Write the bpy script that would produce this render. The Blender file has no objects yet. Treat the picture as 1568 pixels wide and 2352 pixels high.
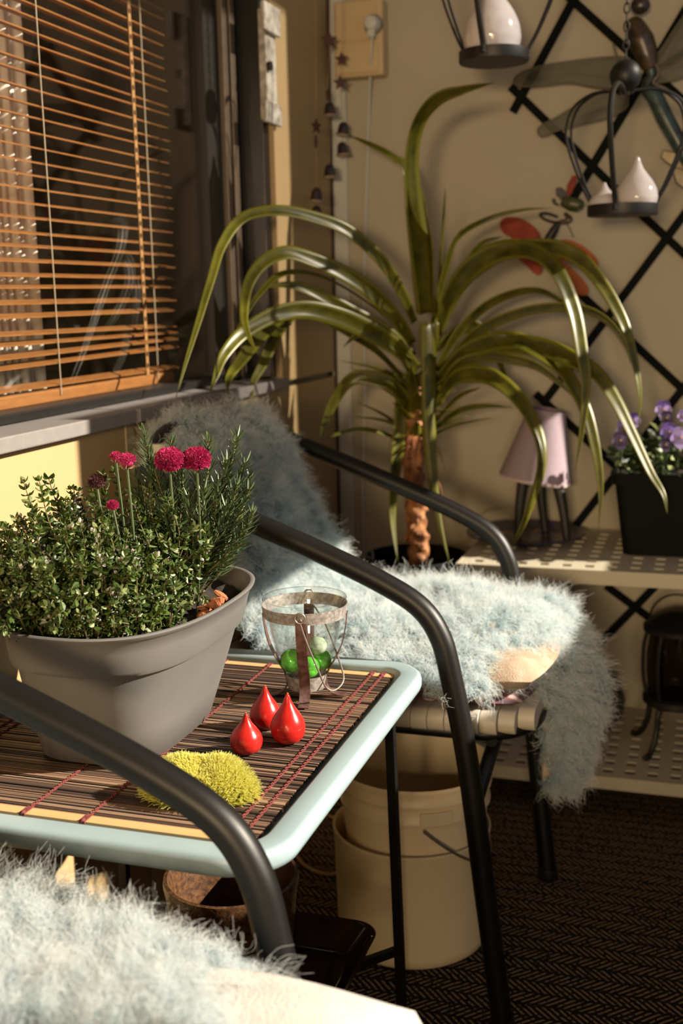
import bpy, math, random
import numpy as np
from mathutils import Vector, Matrix, Euler

random.seed(7)
rng = np.random.default_rng(11)
sc = bpy.context.scene
COL = sc.collection
PI = math.pi

# ------------------------------------------------------------------ camera
# world: window wall at x=0, end wall at y=0, floor z=0 (metres)
FPX, CX, CY_ = 2650.0, 784.0, 1176.0
CAM = np.array([0.8725, -2.65, 1.05])
_vy = np.array([1654 - CX, 661 - CY_, FPX]); _vy /= np.linalg.norm(_vy)
_r = 0.0222
_n = -(_vy[2] * FPX) / (_vy[0] * _r + _vy[1])
_dn = np.array([_r * _n, _n, FPX]); _dn /= np.linalg.norm(_dn)
_vz = -_dn
_vx = np.cross(_vy, _vz)
ROT = np.stack([_vx, _vy, _vz])            # world <- camera (x right, y down, z forward)

cam_d = bpy.data.cameras.new('camera')
cam_d.sensor_fit = 'VERTICAL'; cam_d.sensor_height = 36.0; cam_d.sensor_width = 24.0
cam_d.lens = FPX / 2352.0 * 36.0
cam_d.clip_start = 0.05; cam_d.clip_end = 60
cam_d.dof.use_dof = True; cam_d.dof.focus_distance = 1.30; cam_d.dof.aperture_fstop = 5.0
cam = bpy.data.objects.new('camera', cam_d); COL.objects.link(cam)
_m = Matrix.Identity(4)
for i in range(3):
    _m[i][0] = ROT[i][0]; _m[i][1] = -ROT[i][1]; _m[i][2] = -ROT[i][2]; _m[i][3] = CAM[i]
cam.matrix_world = _m
sc.camera = cam

# ------------------------------------------------------------------ light and exposure
sc.view_settings.view_transform = 'Standard'
sc.view_settings.look = 'None'
sc.view_settings.gamma = 1.0
sc.view_settings.exposure = 0.0
sc.cycles.max_bounces = 8
sc.cycles.transparent_max_bounces = 12
sc.cycles.caustics_reflective = False
sc.cycles.caustics_refractive = False

world = bpy.data.worlds.new('world'); sc.world = world; world.use_nodes = True
_bg = world.node_tree.nodes['Background']
_bg.inputs['Color'].default_value = (0.55, 0.68, 0.88, 1); _bg.inputs['Strength'].default_value = 0.72

SUN_DIR = Vector((-0.88, -0.14, -0.50)).normalized()
sun_d = bpy.data.lights.new('sun', 'SUN'); sun_d.energy = 15.0; sun_d.angle = math.radians(0.6)
sun_d.color = (1.0, 0.89, 0.72)
sun = bpy.data.objects.new('sun', sun_d); COL.objects.link(sun)
sun.rotation_euler = SUN_DIR.to_track_quat('-Z', 'Y').to_euler()
sun.location = (4, 0, 3)

# sunlight thrown back from the glazing at the far end of the balcony, behind the camera
end_d = bpy.data.lights.new('end_glazing_reflection', 'AREA'); end_d.energy = 60; end_d.shape = 'RECTANGLE'
end_d.size = 0.40; end_d.size_y = 0.24; end_d.color = (1.0, 0.73, 0.42)
end_l = bpy.data.objects.new('end_glazing_reflection', end_d); COL.objects.link(end_l)
end_l.location = (0.80, -4.35, 1.22)
end_l.rotation_euler = (Vector((0.3, 0, 0.95)) - Vector(end_l.location)).to_track_quat('-Z', 'Y').to_euler()

end2_d = bpy.data.lights.new('low_fill', 'AREA'); end2_d.energy = 25; end2_d.shape = 'RECTANGLE'  # soft fill lamp, added to brighten the floor and bucket
end2_d.size = 0.35; end2_d.size_y = 0.7; end2_d.color = (1.0, 0.76, 0.48)
end2_l = bpy.data.objects.new('low_fill', end2_d); COL.objects.link(end2_l)
end2_l.location = (1.28, -4.35, 0.80)
end2_l.rotation_euler = (Vector((0.4, -0.5, 0.5)) - Vector(end2_l.location)).to_track_quat('-Z', 'Y').to_euler()

# ------------------------------------------------------------------ pixel rays -> points on real planes
def _ray(px, py):
    return ROT @ (np.array([px - CX, py - CY_, FPX]) / FPX)
def onX(px, py, x):
    d = _ray(px, py); t = (x - CAM[0]) / d[0]; return Vector(CAM + t * d)
def onY(px, py, y):
    d = _ray(px, py); t = (y - CAM[1]) / d[1]; return Vector(CAM + t * d)
def onZ(px, py, z):
    d = _ray(px, py); t = (z - CAM[2]) / d[2]; return Vector(CAM + t * d)

# ------------------------------------------------------------------ materials
ALB = 0.60                                  # how much light the surfaces here give back, against their lit look
def lin(r, g, b, k=None):
    k = ALB if k is None else k
    f = lambda c: k * (c / 255 / 12.92) if c / 255 <= 0.04045 else k * ((c / 255 + 0.055) / 1.055) ** 2.4
    return (f(r), f(g), f(b), 1.0)

def newmat(name):
    m = bpy.data.materials.new(name); m.use_nodes = True
    nt = m.node_tree
    return m, nt, nt.nodes['Principled BSDF'], nt.nodes['Material Output']

def nz(nt, scale, detail=3, coord='Object', stretch=None):
    tc = nt.nodes.new('ShaderNodeTexCoord'); n = nt.nodes.new('ShaderNodeTexNoise')
    n.inputs['Scale'].default_value = scale; n.inputs['Detail'].default_value = detail
    src = tc.outputs[coord]
    if stretch:
        mp = nt.nodes.new('ShaderNodeMapping'); mp.inputs['Scale'].default_value = stretch
        nt.links.new(src, mp.inputs[0]); src = mp.outputs[0]
    nt.links.new(src, n.inputs['Vector'])
    return n

def ramp(nt, src, stops):
    r = nt.nodes.new('ShaderNodeValToRGB')
    els = r.color_ramp.elements
    els[0].position, els[0].color = stops[0]
    els[1].position, els[1].color = stops[-1]
    for p, c in stops[1:-1]:
        e = els.new(p); e.color = c
    nt.links.new(src, r.inputs[0])
    return r

def bump(nt, bsdf, src, strength, dist=0.002):
    b = nt.nodes.new('ShaderNodeBump'); b.inputs['Strength'].default_value = strength
    b.inputs['Distance'].default_value = dist
    nt.links.new(src, b.inputs['Height']); nt.links.new(b.outputs[0], bsdf.inputs['Normal'])

def M(name, col, rough=0.6, var=0.12, scale=40, metal=0.0, bmp=0.0, bscale=200, col2=None, spec=None, stretch=None, detail=3):
    m, nt, b, o = newmat(name)
    c = np.array(col[:3]); c2 = np.array(col2[:3]) if col2 else c * (1 - var)
    n = nz(nt, scale, detail, stretch=stretch)
    r = ramp(nt, n.outputs['Fac'], [(0.32, tuple(c2) + (1,)), (0.68, tuple(c) + (1,))])
    nt.links.new(r.outputs[0], b.inputs['Base Color'])
    b.inputs['Roughness'].default_value = rough; b.inputs['Metallic'].default_value = metal
    if spec is not None: b.inputs['Specular IOR Level'].default_value = spec
    if bmp:
        n2 = nz(nt, bscale, 3, stretch=stretch); bump(nt, b, n2.outputs['Fac'], bmp)
    return m

def leafmat(name, col, tip, transl=0.45, rough=0.4, streak=0.0, edge=None):
    """thin leaf: reflecting and letting light through"""
    m, nt, b, o = newmat(name)
    n = nz(nt, 30, 2)
    r = ramp(nt, n.outputs['Fac'], [(0.3, col), (0.7, tip)])
    csrc = r.outputs[0]
    if edge:
        at = nt.nodes.new('ShaderNodeAttribute'); at.attribute_name = 'across'
        r2 = ramp(nt, at.outputs['Fac'], [(0.0, edge), (0.13, edge), (0.24, (1, 1, 1, 1)), (0.76, (1, 1, 1, 1)), (0.87, edge), (1.0, edge)])
        r3 = ramp(nt, at.outputs['Fac'], [(0.0, (1, 1, 1, 1)), (0.13, (1, 1, 1, 1)), (0.24, (0, 0, 0, 1)), (0.76, (0, 0, 0, 1)), (0.87, (1, 1, 1, 1)), (1.0, (1, 1, 1, 1))])
        mx = nt.nodes.new('ShaderNodeMix'); mx.data_type = 'RGBA'
        nt.links.new(r3.outputs[0], mx.inputs['Factor']); nt.links.new(csrc, mx.inputs['A']); mx.inputs['B'].default_value = edge
        csrc = mx.outputs['Result']
    nt.links.new(csrc, b.inputs['Base Color'])
    b.inputs['Roughness'].default_value = rough
    t = nt.nodes.new('ShaderNodeBsdfTranslucent'); nt.links.new(csrc, t.inputs['Color'])
    mix = nt.nodes.new('ShaderNodeMixShader'); mix.inputs[0].default_value = transl
    nt.links.new(b.outputs[0], mix.inputs[1]); nt.links.new(t.outputs[0], mix.inputs[2])
    nt.links.new(mix.outputs[0], o.inputs['Surface'])
    return m

def glassmat(name, tint=(1, 1, 1, 1), refl=1.0, rough=0.0):
    """thin pane: lets light straight through, reflects by angle"""
    m, nt, b, o = newmat(name); nt.nodes.remove(b)
    tr = nt.nodes.new('ShaderNodeBsdfTransparent'); tr.inputs[0].default_value = tint
    gl = nt.nodes.new('ShaderNodeBsdfGlossy'); gl.inputs['Roughness'].default_value = rough
    fr = nt.nodes.new('ShaderNodeFresnel'); fr.inputs['IOR'].default_value = 1.5
    ge = nt.nodes.new('ShaderNodeNewGeometry'); io = nt.nodes.new('ShaderNodeMath'); io.operation = 'MULTIPLY_ADD'
    io.inputs[1].default_value = 1 / 1.5 - 1.5; io.inputs[2].default_value = 1.5
    nt.links.new(ge.outputs['Backfacing'], io.inputs[0]); nt.links.new(io.outputs[0], fr.inputs['IOR'])
    mu = nt.nodes.new('ShaderNodeMath'); mu.operation = 'MULTIPLY'; mu.inputs[1].default_value = refl
    nt.links.new(fr.outputs[0], mu.inputs[0])
    mix = nt.nodes.new('ShaderNodeMixShader')
    nt.links.new(mu.outputs[0], mix.inputs[0]); nt.links.new(tr.outputs[0], mix.inputs[1]); nt.links.new(gl.outputs[0], mix.inputs[2])
    nt.links.new(mix.outputs[0], o.inputs['Surface'])
    return m

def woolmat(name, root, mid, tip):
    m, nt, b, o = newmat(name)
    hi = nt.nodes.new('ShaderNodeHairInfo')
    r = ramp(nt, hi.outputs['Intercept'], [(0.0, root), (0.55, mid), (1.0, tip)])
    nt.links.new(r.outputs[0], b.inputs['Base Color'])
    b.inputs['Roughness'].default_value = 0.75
    b.inputs['Specular IOR Level'].default_value = 0.15
    t = nt.nodes.new('ShaderNodeBsdfTranslucent'); nt.links.new(r.outputs[0], t.inputs['Color'])
    mix = nt.nodes.new('ShaderNodeMixShader'); mix.inputs[0].default_value = 0.45
    nt.links.new(b.outputs[0], mix.inputs[1]); nt.links.new(t.outputs[0], mix.inputs[2])
    nt.links.new(mix.outputs[0], o.inputs['Surface'])
    return m

def carpetmat():
    m, nt, b, o = newmat('herringbone_carpet')
    tc = nt.nodes.new('ShaderNodeTexCoord'); sp = nt.nodes.new('ShaderNodeSeparateXYZ')
    wob = nz(nt, 26, 2)
    nt.links.new(tc.outputs['Object'], sp.inputs[0])
    def mt(op, a, c=None):
        n = nt.nodes.new('ShaderNodeMath'); n.operation = op
        for i, q in enumerate((a, c)):
            if q is None: continue
            if isinstance(q, (int, float)): n.inputs[i].default_value = q
            else: nt.links.new(q, n.inputs[i])
        return n.outputs[0]
    x, y = sp.outputs[0], sp.outputs[1]
    band = mt('DIVIDE', y, 0.030)
    fl = mt('FLOOR', band)
    sgn = mt('SUBTRACT', mt('MULTIPLY', mt('MODULO', mt('ABSOLUTE', fl), 2.0), 2.0), 1.0)
    fr = mt('FRACT', band)
    ph = mt('ADD', mt('DIVIDE', x, 0.0125), mt('MULTIPLY', mt('MULTIPLY', fr, 2.4), sgn))
    ph = mt('ADD', ph, mt('MULTIPLY', wob.outputs['Fac'], 0.5))
    st = mt('LESS_THAN', mt('FRACT', ph), 0.36)
    edge = mt('LESS_THAN', mt('ABSOLUTE', mt('SUBTRACT', fr, 0.5)), 0.42)
    dn = nz(nt, 160, 2)
    keep = mt('GREATER_THAN', dn.outputs['Fac'], 0.43)
    f = mt('MULTIPLY', mt('MULTIPLY', st, edge), keep)
    mix = nt.nodes.new('ShaderNodeMix'); mix.data_type = 'RGBA'
    nt.links.new(f, mix.inputs['Factor'])
    mix.inputs['A'].default_value = lin(34, 30, 30, 0.6); mix.inputs['B'].default_value = lin(186, 156, 124, 0.5)
    nt.links.new(mix.outputs['Result'], b.inputs['Base Color'])
    b.inputs['Roughness'].default_value = 0.95
    b.inputs['Specular IOR Level'].default_value = 0.1
    n2 = nz(nt, 900, 2); bump(nt, b, n2.outputs['Fac'], 0.5, 0.002)
    return m

BLACK = M('black_paint', lin(15, 14, 14), 0.44, 0.15, 60, spec=.32, bmp=0.05, bscale=900)
DARKIRON = M('dark_iron', lin(22, 19, 17), 0.5, 0.3, 60, metal=0.1, bmp=0.12, bscale=300)
STRAP = M('white_vinyl_strap', lin(225, 215, 200), 0.5, 0.06, 30)
YELLOW = M('yellow_panel', lin(198, 168, 120), 0.55, 0.04, 9)
WALLM = M('beige_plaster', lin(206, 194, 172), 0.85, 0.05, 5, bmp=0.08, bscale=240)
CEIL = M('ceiling_paint', lin(216, 208, 192), 0.9, 0.04, 5)
WHITE = M('white_trim', lin(222, 220, 212), 0.5, 0.04, 12)
FRAMEB = M('black_window_frame', lin(26, 24, 24), 0.35, 0.2, 10)
BRONZE = M('brown_sash_profile', lin(120, 104, 88), 0.4, 0.1, 12, metal=0.2)
SILLM = M('grey_stone_sill', lin(150, 144, 142), 0.35, 0.06, 60, col2=lin(142, 136, 134))
SHELFM = M('cream_shelf_plastic', lin(214, 204, 180), 0.5, 0.05, 20)
SLATM = M('orange_wood_slat', lin(178, 118, 64), 0.45, 0.22, 30, stretch=(6, 1, 6))
CARPET = carpetmat()

# ------------------------------------------------------------------ mesh builder
ORIG = {}

class MB:
    def __init__(s):
        s.v = []; s.f = []; s.a = []            # a: optional per-vertex scalar
    def add(s, vs, fs, a=None):
        k = len(s.v)
        s.v += [tuple(p) for p in vs]; s.f += [tuple(i + k for i in f) for f in fs]
        s.a += list(a) if a is not None else [0.5] * len(vs)
        return s
    def box(s, lo, hi, rot=None, about=None):
        (x0, y0, z0), (x1, y1, z1) = lo, hi
        vs = [Vector(p) for p in ((x0, y0, z0), (x1, y0, z0), (x1, y1, z0), (x0, y1, z0), (x0, y0, z1), (x1, y0, z1), (x1, y1, z1), (x0, y1, z1))]
        if rot is not None:
            c = Vector(about) if about else sum(vs, Vector()) / 8
            vs = [c + rot @ (p - c) for p in vs]
        return s.add(vs, [(0, 3, 2, 1), (4, 5, 6, 7), (0, 1, 5, 4), (1, 2, 6, 5), (2, 3, 7, 6), (3, 0, 4, 7)])
    def bar(s, p, q, w, h, up=(0, 0, 1)):
        p, q = Vector(p), Vector(q); t = (q - p).normalized(); u = Vector(up)
        a = t.cross(u).normalized(); b = a.cross(t)
        a *= w / 2; b *= h / 2
        vs = [p - a - b, p + a - b, p + a + b, p - a + b, q - a - b, q + a - b, q + a + b, q - a + b]
        return s.add(vs, [(3, 2, 1, 0), (4, 5, 6, 7), (0, 1, 5, 4), (1, 2, 6, 5), (2, 3, 7, 6), (3, 0, 4, 7)])
    def tube(s, pts, r, seg=12, closed=False, flat=None, up=None):
        pts = [Vector(p) for p in pts]; n = len(pts)
        rr = r if isinstance(r, (list, tuple)) else [r] * n
        tan = []
        for i in range(n):
            a = pts[(i - 1) % n] if (closed or i > 0) else pts[i]
            b = pts[(i + 1) % n] if (closed or i < n - 1) else pts[i]
            tan.append((b - a).normalized())
        ref = Vector(up) if up else (Vector((0, 0, 1)) if abs(tan[0].z) < 0.9 else Vector((1, 0, 0)))
        nrm = (ref - tan[0] * ref.dot(tan[0])).normalized()
        vs = []
        for i in range(n):
            if up is not None: nrm = Vector(up)
            nrm = (nrm - tan[i] * nrm.dot(tan[i])).normalized()
            bi = tan[i].cross(nrm)
            for k in range(seg):
                th = 2 * PI * k / seg
                if flat:
                    vs.append(pts[i] + nrm * math.cos(th) * flat[0] * rr[i] + bi * math.sin(th) * flat[1] * rr[i])
                else:
                    vs.append(pts[i] + (nrm * math.cos(th) + bi * math.sin(th)) * rr[i])
        fs = []
        for i in range(n if closed else n - 1):
            j = (i + 1) % n
            for k in range(seg):
                fs.append((i * seg + k, i * seg + (k + 1) % seg, j * seg + (k + 1) % seg, j * seg + k))
        if not closed:
            fs.append(tuple(range(seg - 1, -1, -1))); fs.append(tuple((n - 1) * seg + k for k in range(seg)))
        return s.add(vs, fs)
    def rings(s, rings, cap0=False, cap1=False):
        m = len(rings[0]); vs = [p for r in rings for p in r]; fs = []
        for i in range(len(rings) - 1):
            for k in range(m):
                fs.append((i * m + k, i * m + (k + 1) % m, (i + 1) * m + (k + 1) % m, (i + 1) * m + k))
        if cap0: fs.append(tuple(range(m - 1, -1, -1)))
        if cap1: fs.append(tuple((len(rings) - 1) * m + k for k in range(m)))
        return s.add(vs, fs)
    def lathe(s, prof, c, seg=48, rot=None, cap0=False, cap1=False):
        c = Vector(c); rg = []
        for r, z in prof:
            ring = []
            for k in range(seg):
                th = 2 * PI * k / seg
                p = Vector((r * math.cos(th), r * math.sin(th), z))
                if rot is not None: p = rot @ p
                ring.append(c + p)
            rg.append(ring)
        return s.rings(rg, cap0, cap1)
    def sphere(s, c, r, sc_=(1, 1, 1), seg=20, rings=12, rot=None):
        c = Vector(c); rg = []
        for i in range(1, rings):
            ph = PI * i / rings; ring = []
            for k in range(seg):
                th = 2 * PI * k / seg
                p = Vector((r * sc_[0] * math.sin(ph) * math.cos(th), r * sc_[1] * math.sin(ph) * math.sin(th), -r * sc_[2] * math.cos(ph)))
                if rot is not None: p = rot @ p
                ring.append(c + p)
            rg.append(ring)
        return s.rings(rg, True, True)
    def plate(s, poly, thick):
        """a closed outline (3-D points) thickened along vector thick"""
        poly = [Vector(p) for p in poly]; t = Vector(thick); n = len(poly)
        vs = [p - t / 2 for p in poly] + [p + t / 2 for p in poly]
        fs = [tuple(range(n - 1, -1, -1)), tuple(range(n, 2 * n))] + [(i, (i + 1) % n, n + (i + 1) % n, n + i) for i in range(n)]
        return s.add(vs, fs)
    def ribbon(s, pts, side, widths, fold=0.25, thick=0.0):
        """leaf blade: three verts across with a folded midrib"""
        n = len(pts); vs = []; a = []
        for i in range(n):
            t = (pts[min(i + 1, n - 1)] - pts[max(i - 1, 0)]).normalized()
            sd = side[i] - t * side[i].dot(t)
            sd.normalize(); up = sd.cross(t)
            w = widths[i] / 2
            for k, q in enumerate((-1, -0.5, 0, 0.5, 1)):
                vs.append(pts[i] + sd * w * q + up * (abs(q) ** 1.3) * w * fold)
                a.append(k / 4)
        fs = []
        for i in range(n - 1):
            for k in range(4):
                fs.append((i * 5 + k, i * 5 + k + 1, (i + 1) * 5 + k + 1, (i + 1) * 5 + k))
        return s.add(vs, fs, a)
    def build(s, name, mat, parent=None, smooth=True, bevel=0.0, ang=40, attr=None, solid=0.0, origin=None, subd=0):
        me = bpy.data.meshes.new(name)
        o = bpy.data.objects.new(name, me)
        COL.objects.link(o)
        if parent is not None:
            org = ORIG[parent.name]; o.parent = parent
        else:
            vv = np.array(s.v)
            org = Vector(origin) if origin is not None else Vector(((vv[:, 0].min() + vv[:, 0].max()) / 2, (vv[:, 1].min() + vv[:, 1].max()) / 2, vv[:, 2].min()))
            o.location = org
        ORIG[o.name] = Vector(org)
        me.from_pydata([(p[0] - org[0], p[1] - org[1], p[2] - org[2]) for p in s.v], [], s.f)
        me.update()
        if attr:
            at = me.attributes.new(attr, 'FLOAT', 'POINT'); at.data.foreach_set('value', s.a)
        me.materials.append(mat)
        if smooth:
            me.polygons.foreach_set('use_smooth', [True] * len(me.polygons))
            try: me.set_sharp_from_angle(angle=math.radians(ang))
            except Exception: pass
        if bevel:
            b = o.modifiers.new('bevel', 'BEVEL'); b.width = bevel; b.segments = 2; b.limit_method = 'ANGLE'
        if solid:
            b = o.modifiers.new('solidify', 'SOLIDIFY'); b.thickness = solid; b.offset = 0
        if subd:
            b = o.modifiers.new('subd', 'SUBSURF'); b.levels = subd; b.render_levels = subd
        return o

def tag(o, label, cat, group=None, kind=None):
    o['label'] = label; o['category'] = cat
    if group: o['group'] = group
    if kind: o['kind'] = kind
    return o
def struct(o, label=None):
    o['kind'] = 'structure'
    if label: o['label'] = label
    return o
def thing(name, label, cat, loc, group=None):
    e = bpy.data.objects.new(name, None); COL.objects.link(e)
    e.location = loc; e.empty_display_size = 0.05
    ORIG[e.name] = Vector(loc)
    return tag(e, label, cat, group)
def copy_tree(o, parent=None):
    c = o.copy(); COL.objects.link(c)
    ORIG[c.name] = ORIG.get(o.name, Vector(o.location))
    if parent is not None: c.parent = parent
    for ch in [q for q in bpy.data.objects if q.parent == o]:
        copy_tree(ch, c)
    return c

def catmull(pts, k=8):
    P = [Vector(p) for p in pts]; P = [P[0] * 2 - P[1]] + P + [P[-1] * 2 - P[-2]]
    out = []
    for i in range(1, len(P) - 2):
        for j in range(k):
            t = j / k; a, b, c, d = P[i - 1], P[i], P[i + 1], P[i + 2]
            out.append(0.5 * ((2 * b) + (c - a) * t + (2 * a - 5 * b + 4 * c - d) * t * t + (3 * b - a - 3 * c + d) * t ** 3))
    out.append(P[-2])
    return out
def rrect(x0, x1, y0, y1, r, z, seg=8):
    out = []
    for cx, cy, a0 in ((x1 - r, y1 - r, 0), (x0 + r, y1 - r, 90), (x0 + r, y0 + r, 180), (x1 - r, y0 + r, 270)):
        for k in range(seg + 1):
            a = math.radians(a0 + 90 * k / seg); out.append(Vector((cx + r * math.cos(a), cy + r * math.sin(a), z)))
    return out
def bez(t, a, b):
    return a + (b - a) * t

# ================================================================== THE SETTING
mb = MB().box((-0.02, -5.0, -0.05), (1.75, 0.0, 0.0)); struct(mb.build('floor', CARPET, smooth=False, origin=(0, 0, 0)))
mb = MB().box((-0.15, -5.0, 2.62), (1.75, 0.12, 2.72)); struct(mb.build('ceiling', CEIL, smooth=False))
mb = MB().box((-0.15, 0.0, -0.05), (1.75, 0.12, 2.62)); struct(mb.build('wall_back', WALLM, smooth=False))
WIN_Y0, WIN_Y1, WIN_Z0, WIN_Z1 = -3.6, -0.362, 0.862, 2.1
mb = MB()
mb.box((-0.16, -5.0, -0.05), (0.0, -0.004, WIN_Z0))                       # below the sill
mb.box((-0.16, WIN_Y1, WIN_Z0 + 0.012), (0.0, -0.004, 2.62))             # panel right of the window
mb.box((-0.16, -5.0, WIN_Z1), (0.0, WIN_Y1 - 0.001, 2.62))
mb.box((-0.16, -5.0, WIN_Z0 + 0.001), (0.0, WIN_Y0, WIN_Z1))
struct(mb.build('wall_left', YELLOW, smooth=False, bevel=0.003))
mb = MB().box((-0.03, WIN_Y1 + 0.002, WIN_Z0 + 0.0005), (-0.006, -0.006, WIN_Z0 + 0.0125)); struct(mb.build('trim_1', FRAMEB, smooth=False))
mb = MB().box((0.0, -0.010, 0.0), (0.006, 0.0, 2.62)); struct(mb.build('trim_2', M('brown_joint', lin(58, 34, 26), 0.7), smooth=False))
mb = MB().box((0.006, -0.008, 0.0), (0.040, 0.0, 2.62)); struct(mb.build('trim_3', WHITE, smooth=False, bevel=0.002))
mb = MB().box((0.0, -1.055, 0.0), (0.0025, -1.03, WIN_Z0)); struct(mb.build('trim_4', M('pale_joint_strip', lin(200, 182, 142), 0.5), smooth=False))
# balcony front on the right: parapet, and unseen boards added to shade part of the corner
mb = MB().box((1.52, -5.0, 0.0), (1.62, 0.0, 0.992)); struct(mb.build('wall_right', WALLM, smooth=False))
mb = MB().box((1.52, -0.95, 1.365), (1.56, -0.40, 1.76)).box((1.52, -0.40, 1.365), (1.56, 0.0, 1.44))
mb.box((1.52, -5.0, 0.993), (1.56, -1.90, 2.615))  # unseen board added to cut bounced sunlight
struct(mb.build('sun_blocker', M('blocker_cloth', lin(120, 100, 78), 0.9), smooth=False))
SHEER, nt_, b_, o_ = newmat('sun_filter_cloth')  # unseen see-through sheet, added to let part of the sun through
b_.inputs['Base Color'].default_value = lin(200, 190, 170); b_.inputs['Roughness'].default_value = 0.9
tr_ = nt_.nodes.new('ShaderNodeBsdfTransparent'); mx_ = nt_.nodes.new('ShaderNodeMixShader'); mx_.inputs[0].default_value = 0.66
nt_.links.new(tr_.outputs[0], mx_.inputs[1]); nt_.links.new(b_.outputs[0], mx_.inputs[2]); nt_.links.new(mx_.outputs[0], o_.inputs['Surface'])
struct(MB().add([(1.54, -0.40, 1.57), (1.54, 0.0, 1.57), (1.54, 0.0, 2.615), (1.54, -0.40, 2.615)], [(0, 1, 2, 3)]).build('sun_filter', SHEER, smooth=False))
mb = MB().box((0.0, -3.25, 0.0), (0.95, -3.19, 0.90)); struct(mb.build('lamp_blocker', WALLM, smooth=False))  # unseen partition, added to keep the end lamp off low surfaces
mb = MB().box((-0.15, -5.1, 0.0), (1.75, -5.0, 2.72)); struct(mb.build('wall_front', WALLM, smooth=False))

# window sill
s1 = thing('window_sill', 'grey stone window sill with a pale joint below the blind', 'window sill', (0, -1.9, WIN_Z0)); s1['kind'] = 'structure'
JY = onZ(308, 940, 0.884).y
mb = MB()
mb.box((-0.085, -3.6, WIN_Z0 + 0.001), (0.018, JY - 0.006, 0.884)); mb.box((-0.085, JY + 0.006, WIN_Z0 + 0.001), (0.018, WIN_Y1 - 0.004, 0.884))
mb.build('sill_slab', SILLM, s1, smooth=False, bevel=0.002)
MB().box((-0.085, JY - 0.006, WIN_Z0 + 0.001), (0.017, JY + 0.006, 0.8825)).build('joint', M('pale_grout', lin(206, 198, 184), 0.7), s1, smooth=False)

# window: frame, sash profiles, glass, lock
w1 = thing('window_1', 'large dark framed window above the grey sill', 'window', (-0.07, -1.9, 0.886)); w1['kind'] = 'structure'
mb = MB()
mb.box((-0.115, -0.395, 0.8855), (-0.012, WIN_Y1 - 0.001, WIN_Z1 - 0.001))     # dark reveal jamb
mb.box((-0.115, -3.58, 0.8855), (-0.06, -0.472, 0.899))                        # bottom rail
mb.box((-0.115, -3.58, 2.03), (-0.06, -0.472, WIN_Z1 - 0.001))
mb.box((-0.115, -0.472, 0.8855), (-0.068, -0.395, WIN_Z1 - 0.001))
mb.build('frame', FRAMEB, w1, smooth=False, bevel=0.002)
mb = MB(); mb.box((-0.07, -0.474, 0.892), (-0.058, -0.452, 2.05)); mb.box((-0.07, -0.436, 0.892), (-0.058, -0.414, 2.05))
mb.build('sash', BRONZE, w1, smooth=False, bevel=0.002)
MB().box((-0.112, -0.53, 0.898), (-0.075, -0.474, 2.04)).build('inner_sash', M('dark_sash', lin(44, 40, 38), 0.5), w1, smooth=False)
GLASS = glassmat('window_glass', (0.96, 0.96, 0.95, 1), 0.85)
MB().box((-0.092, -3.58, 0.8985), (-0.088, -0.528, 2.04)).build('pane', GLASS, w1, smooth=False)
# worn white espagnolette lock on the frame edge
L_ = M('chipped_white_paint', lin(236, 230, 220), 0.5, col2=lin(150, 140, 128), scale=45)
lk = MB()
def yz_at(px, py, x): p = onX(px, py, x); return p.y, p.z
ly0, lz0 = yz_at(600, 20, -0.005); ly1, lz1 = yz_at(628, 285, -0.005)
lk.box((-0.012, ly0 - 0.005, lz1 + 0.002), (0.004, ly0 + 0.050, lz0))
lk.build('lock_plate', L_, w1, smooth=False, bevel=0.002)
cap = MB()
c0 = onX(614, 45, 0.004); cap.box((0.004, c0.y - 0.038, c0.z - 0.026), (0.014, c0.y + 0.048, c0.z + 0.028))
c1 = onX(618, 262, 0.004); cap.box((0.004, c1.y - 0.038, c1.z - 0.020), (0.014, c1.y + 0.048, c1.z + 0.022))
cap.build('lock_cover', L_, w1, smooth=False, bevel=0.003)
c2 = onX(616, 152, 0.005)
MB().lathe([(0.009, 0), (0.009, 0.008)], (0.004, c2.y, c2.z), 16, Euler((0, PI / 2, 0)).to_matrix(), True, True).build('keyhole', FRAMEB, w1)

# dim room behind the glass
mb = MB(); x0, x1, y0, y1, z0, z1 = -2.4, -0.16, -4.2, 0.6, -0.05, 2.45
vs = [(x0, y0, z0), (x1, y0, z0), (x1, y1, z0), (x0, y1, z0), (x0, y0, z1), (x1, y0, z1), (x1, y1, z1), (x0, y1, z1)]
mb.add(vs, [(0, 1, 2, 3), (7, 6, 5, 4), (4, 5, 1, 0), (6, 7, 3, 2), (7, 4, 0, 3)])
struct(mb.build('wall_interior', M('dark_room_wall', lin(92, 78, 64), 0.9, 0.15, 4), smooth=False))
# white curtain inside
mb = MB(); ca = onX(-10, 300, -0.22); cb = onX(112, 300, -0.22)
rg = []
for i in range(61):
    t = i / 60; y = ca.y - 0.10 + (cb.y + 0.10 - 0.09 - ca.y) * t
    x = -0.22 + 0.014 * math.sin(t * 46) + 0.006 * math.sin(t * 21)
    rg.append((x, y))
vs = []; fs = []
for i, (x, y) in enumerate(rg):
    vs += [(x, y, 0.70), (x, y, 2.0)]
    if i: fs.append((2 * i - 2, 2 * i, 2 * i + 1, 2 * i - 1))
mb.add(vs, fs)
cur = mb.build('curtain', M('white_voile', lin(240, 234, 224, 1.0), 0.9, 0.06, 20), solid=0.002)
tag(cur, 'white curtain edge hanging inside the window behind the blind', 'curtain')

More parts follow.
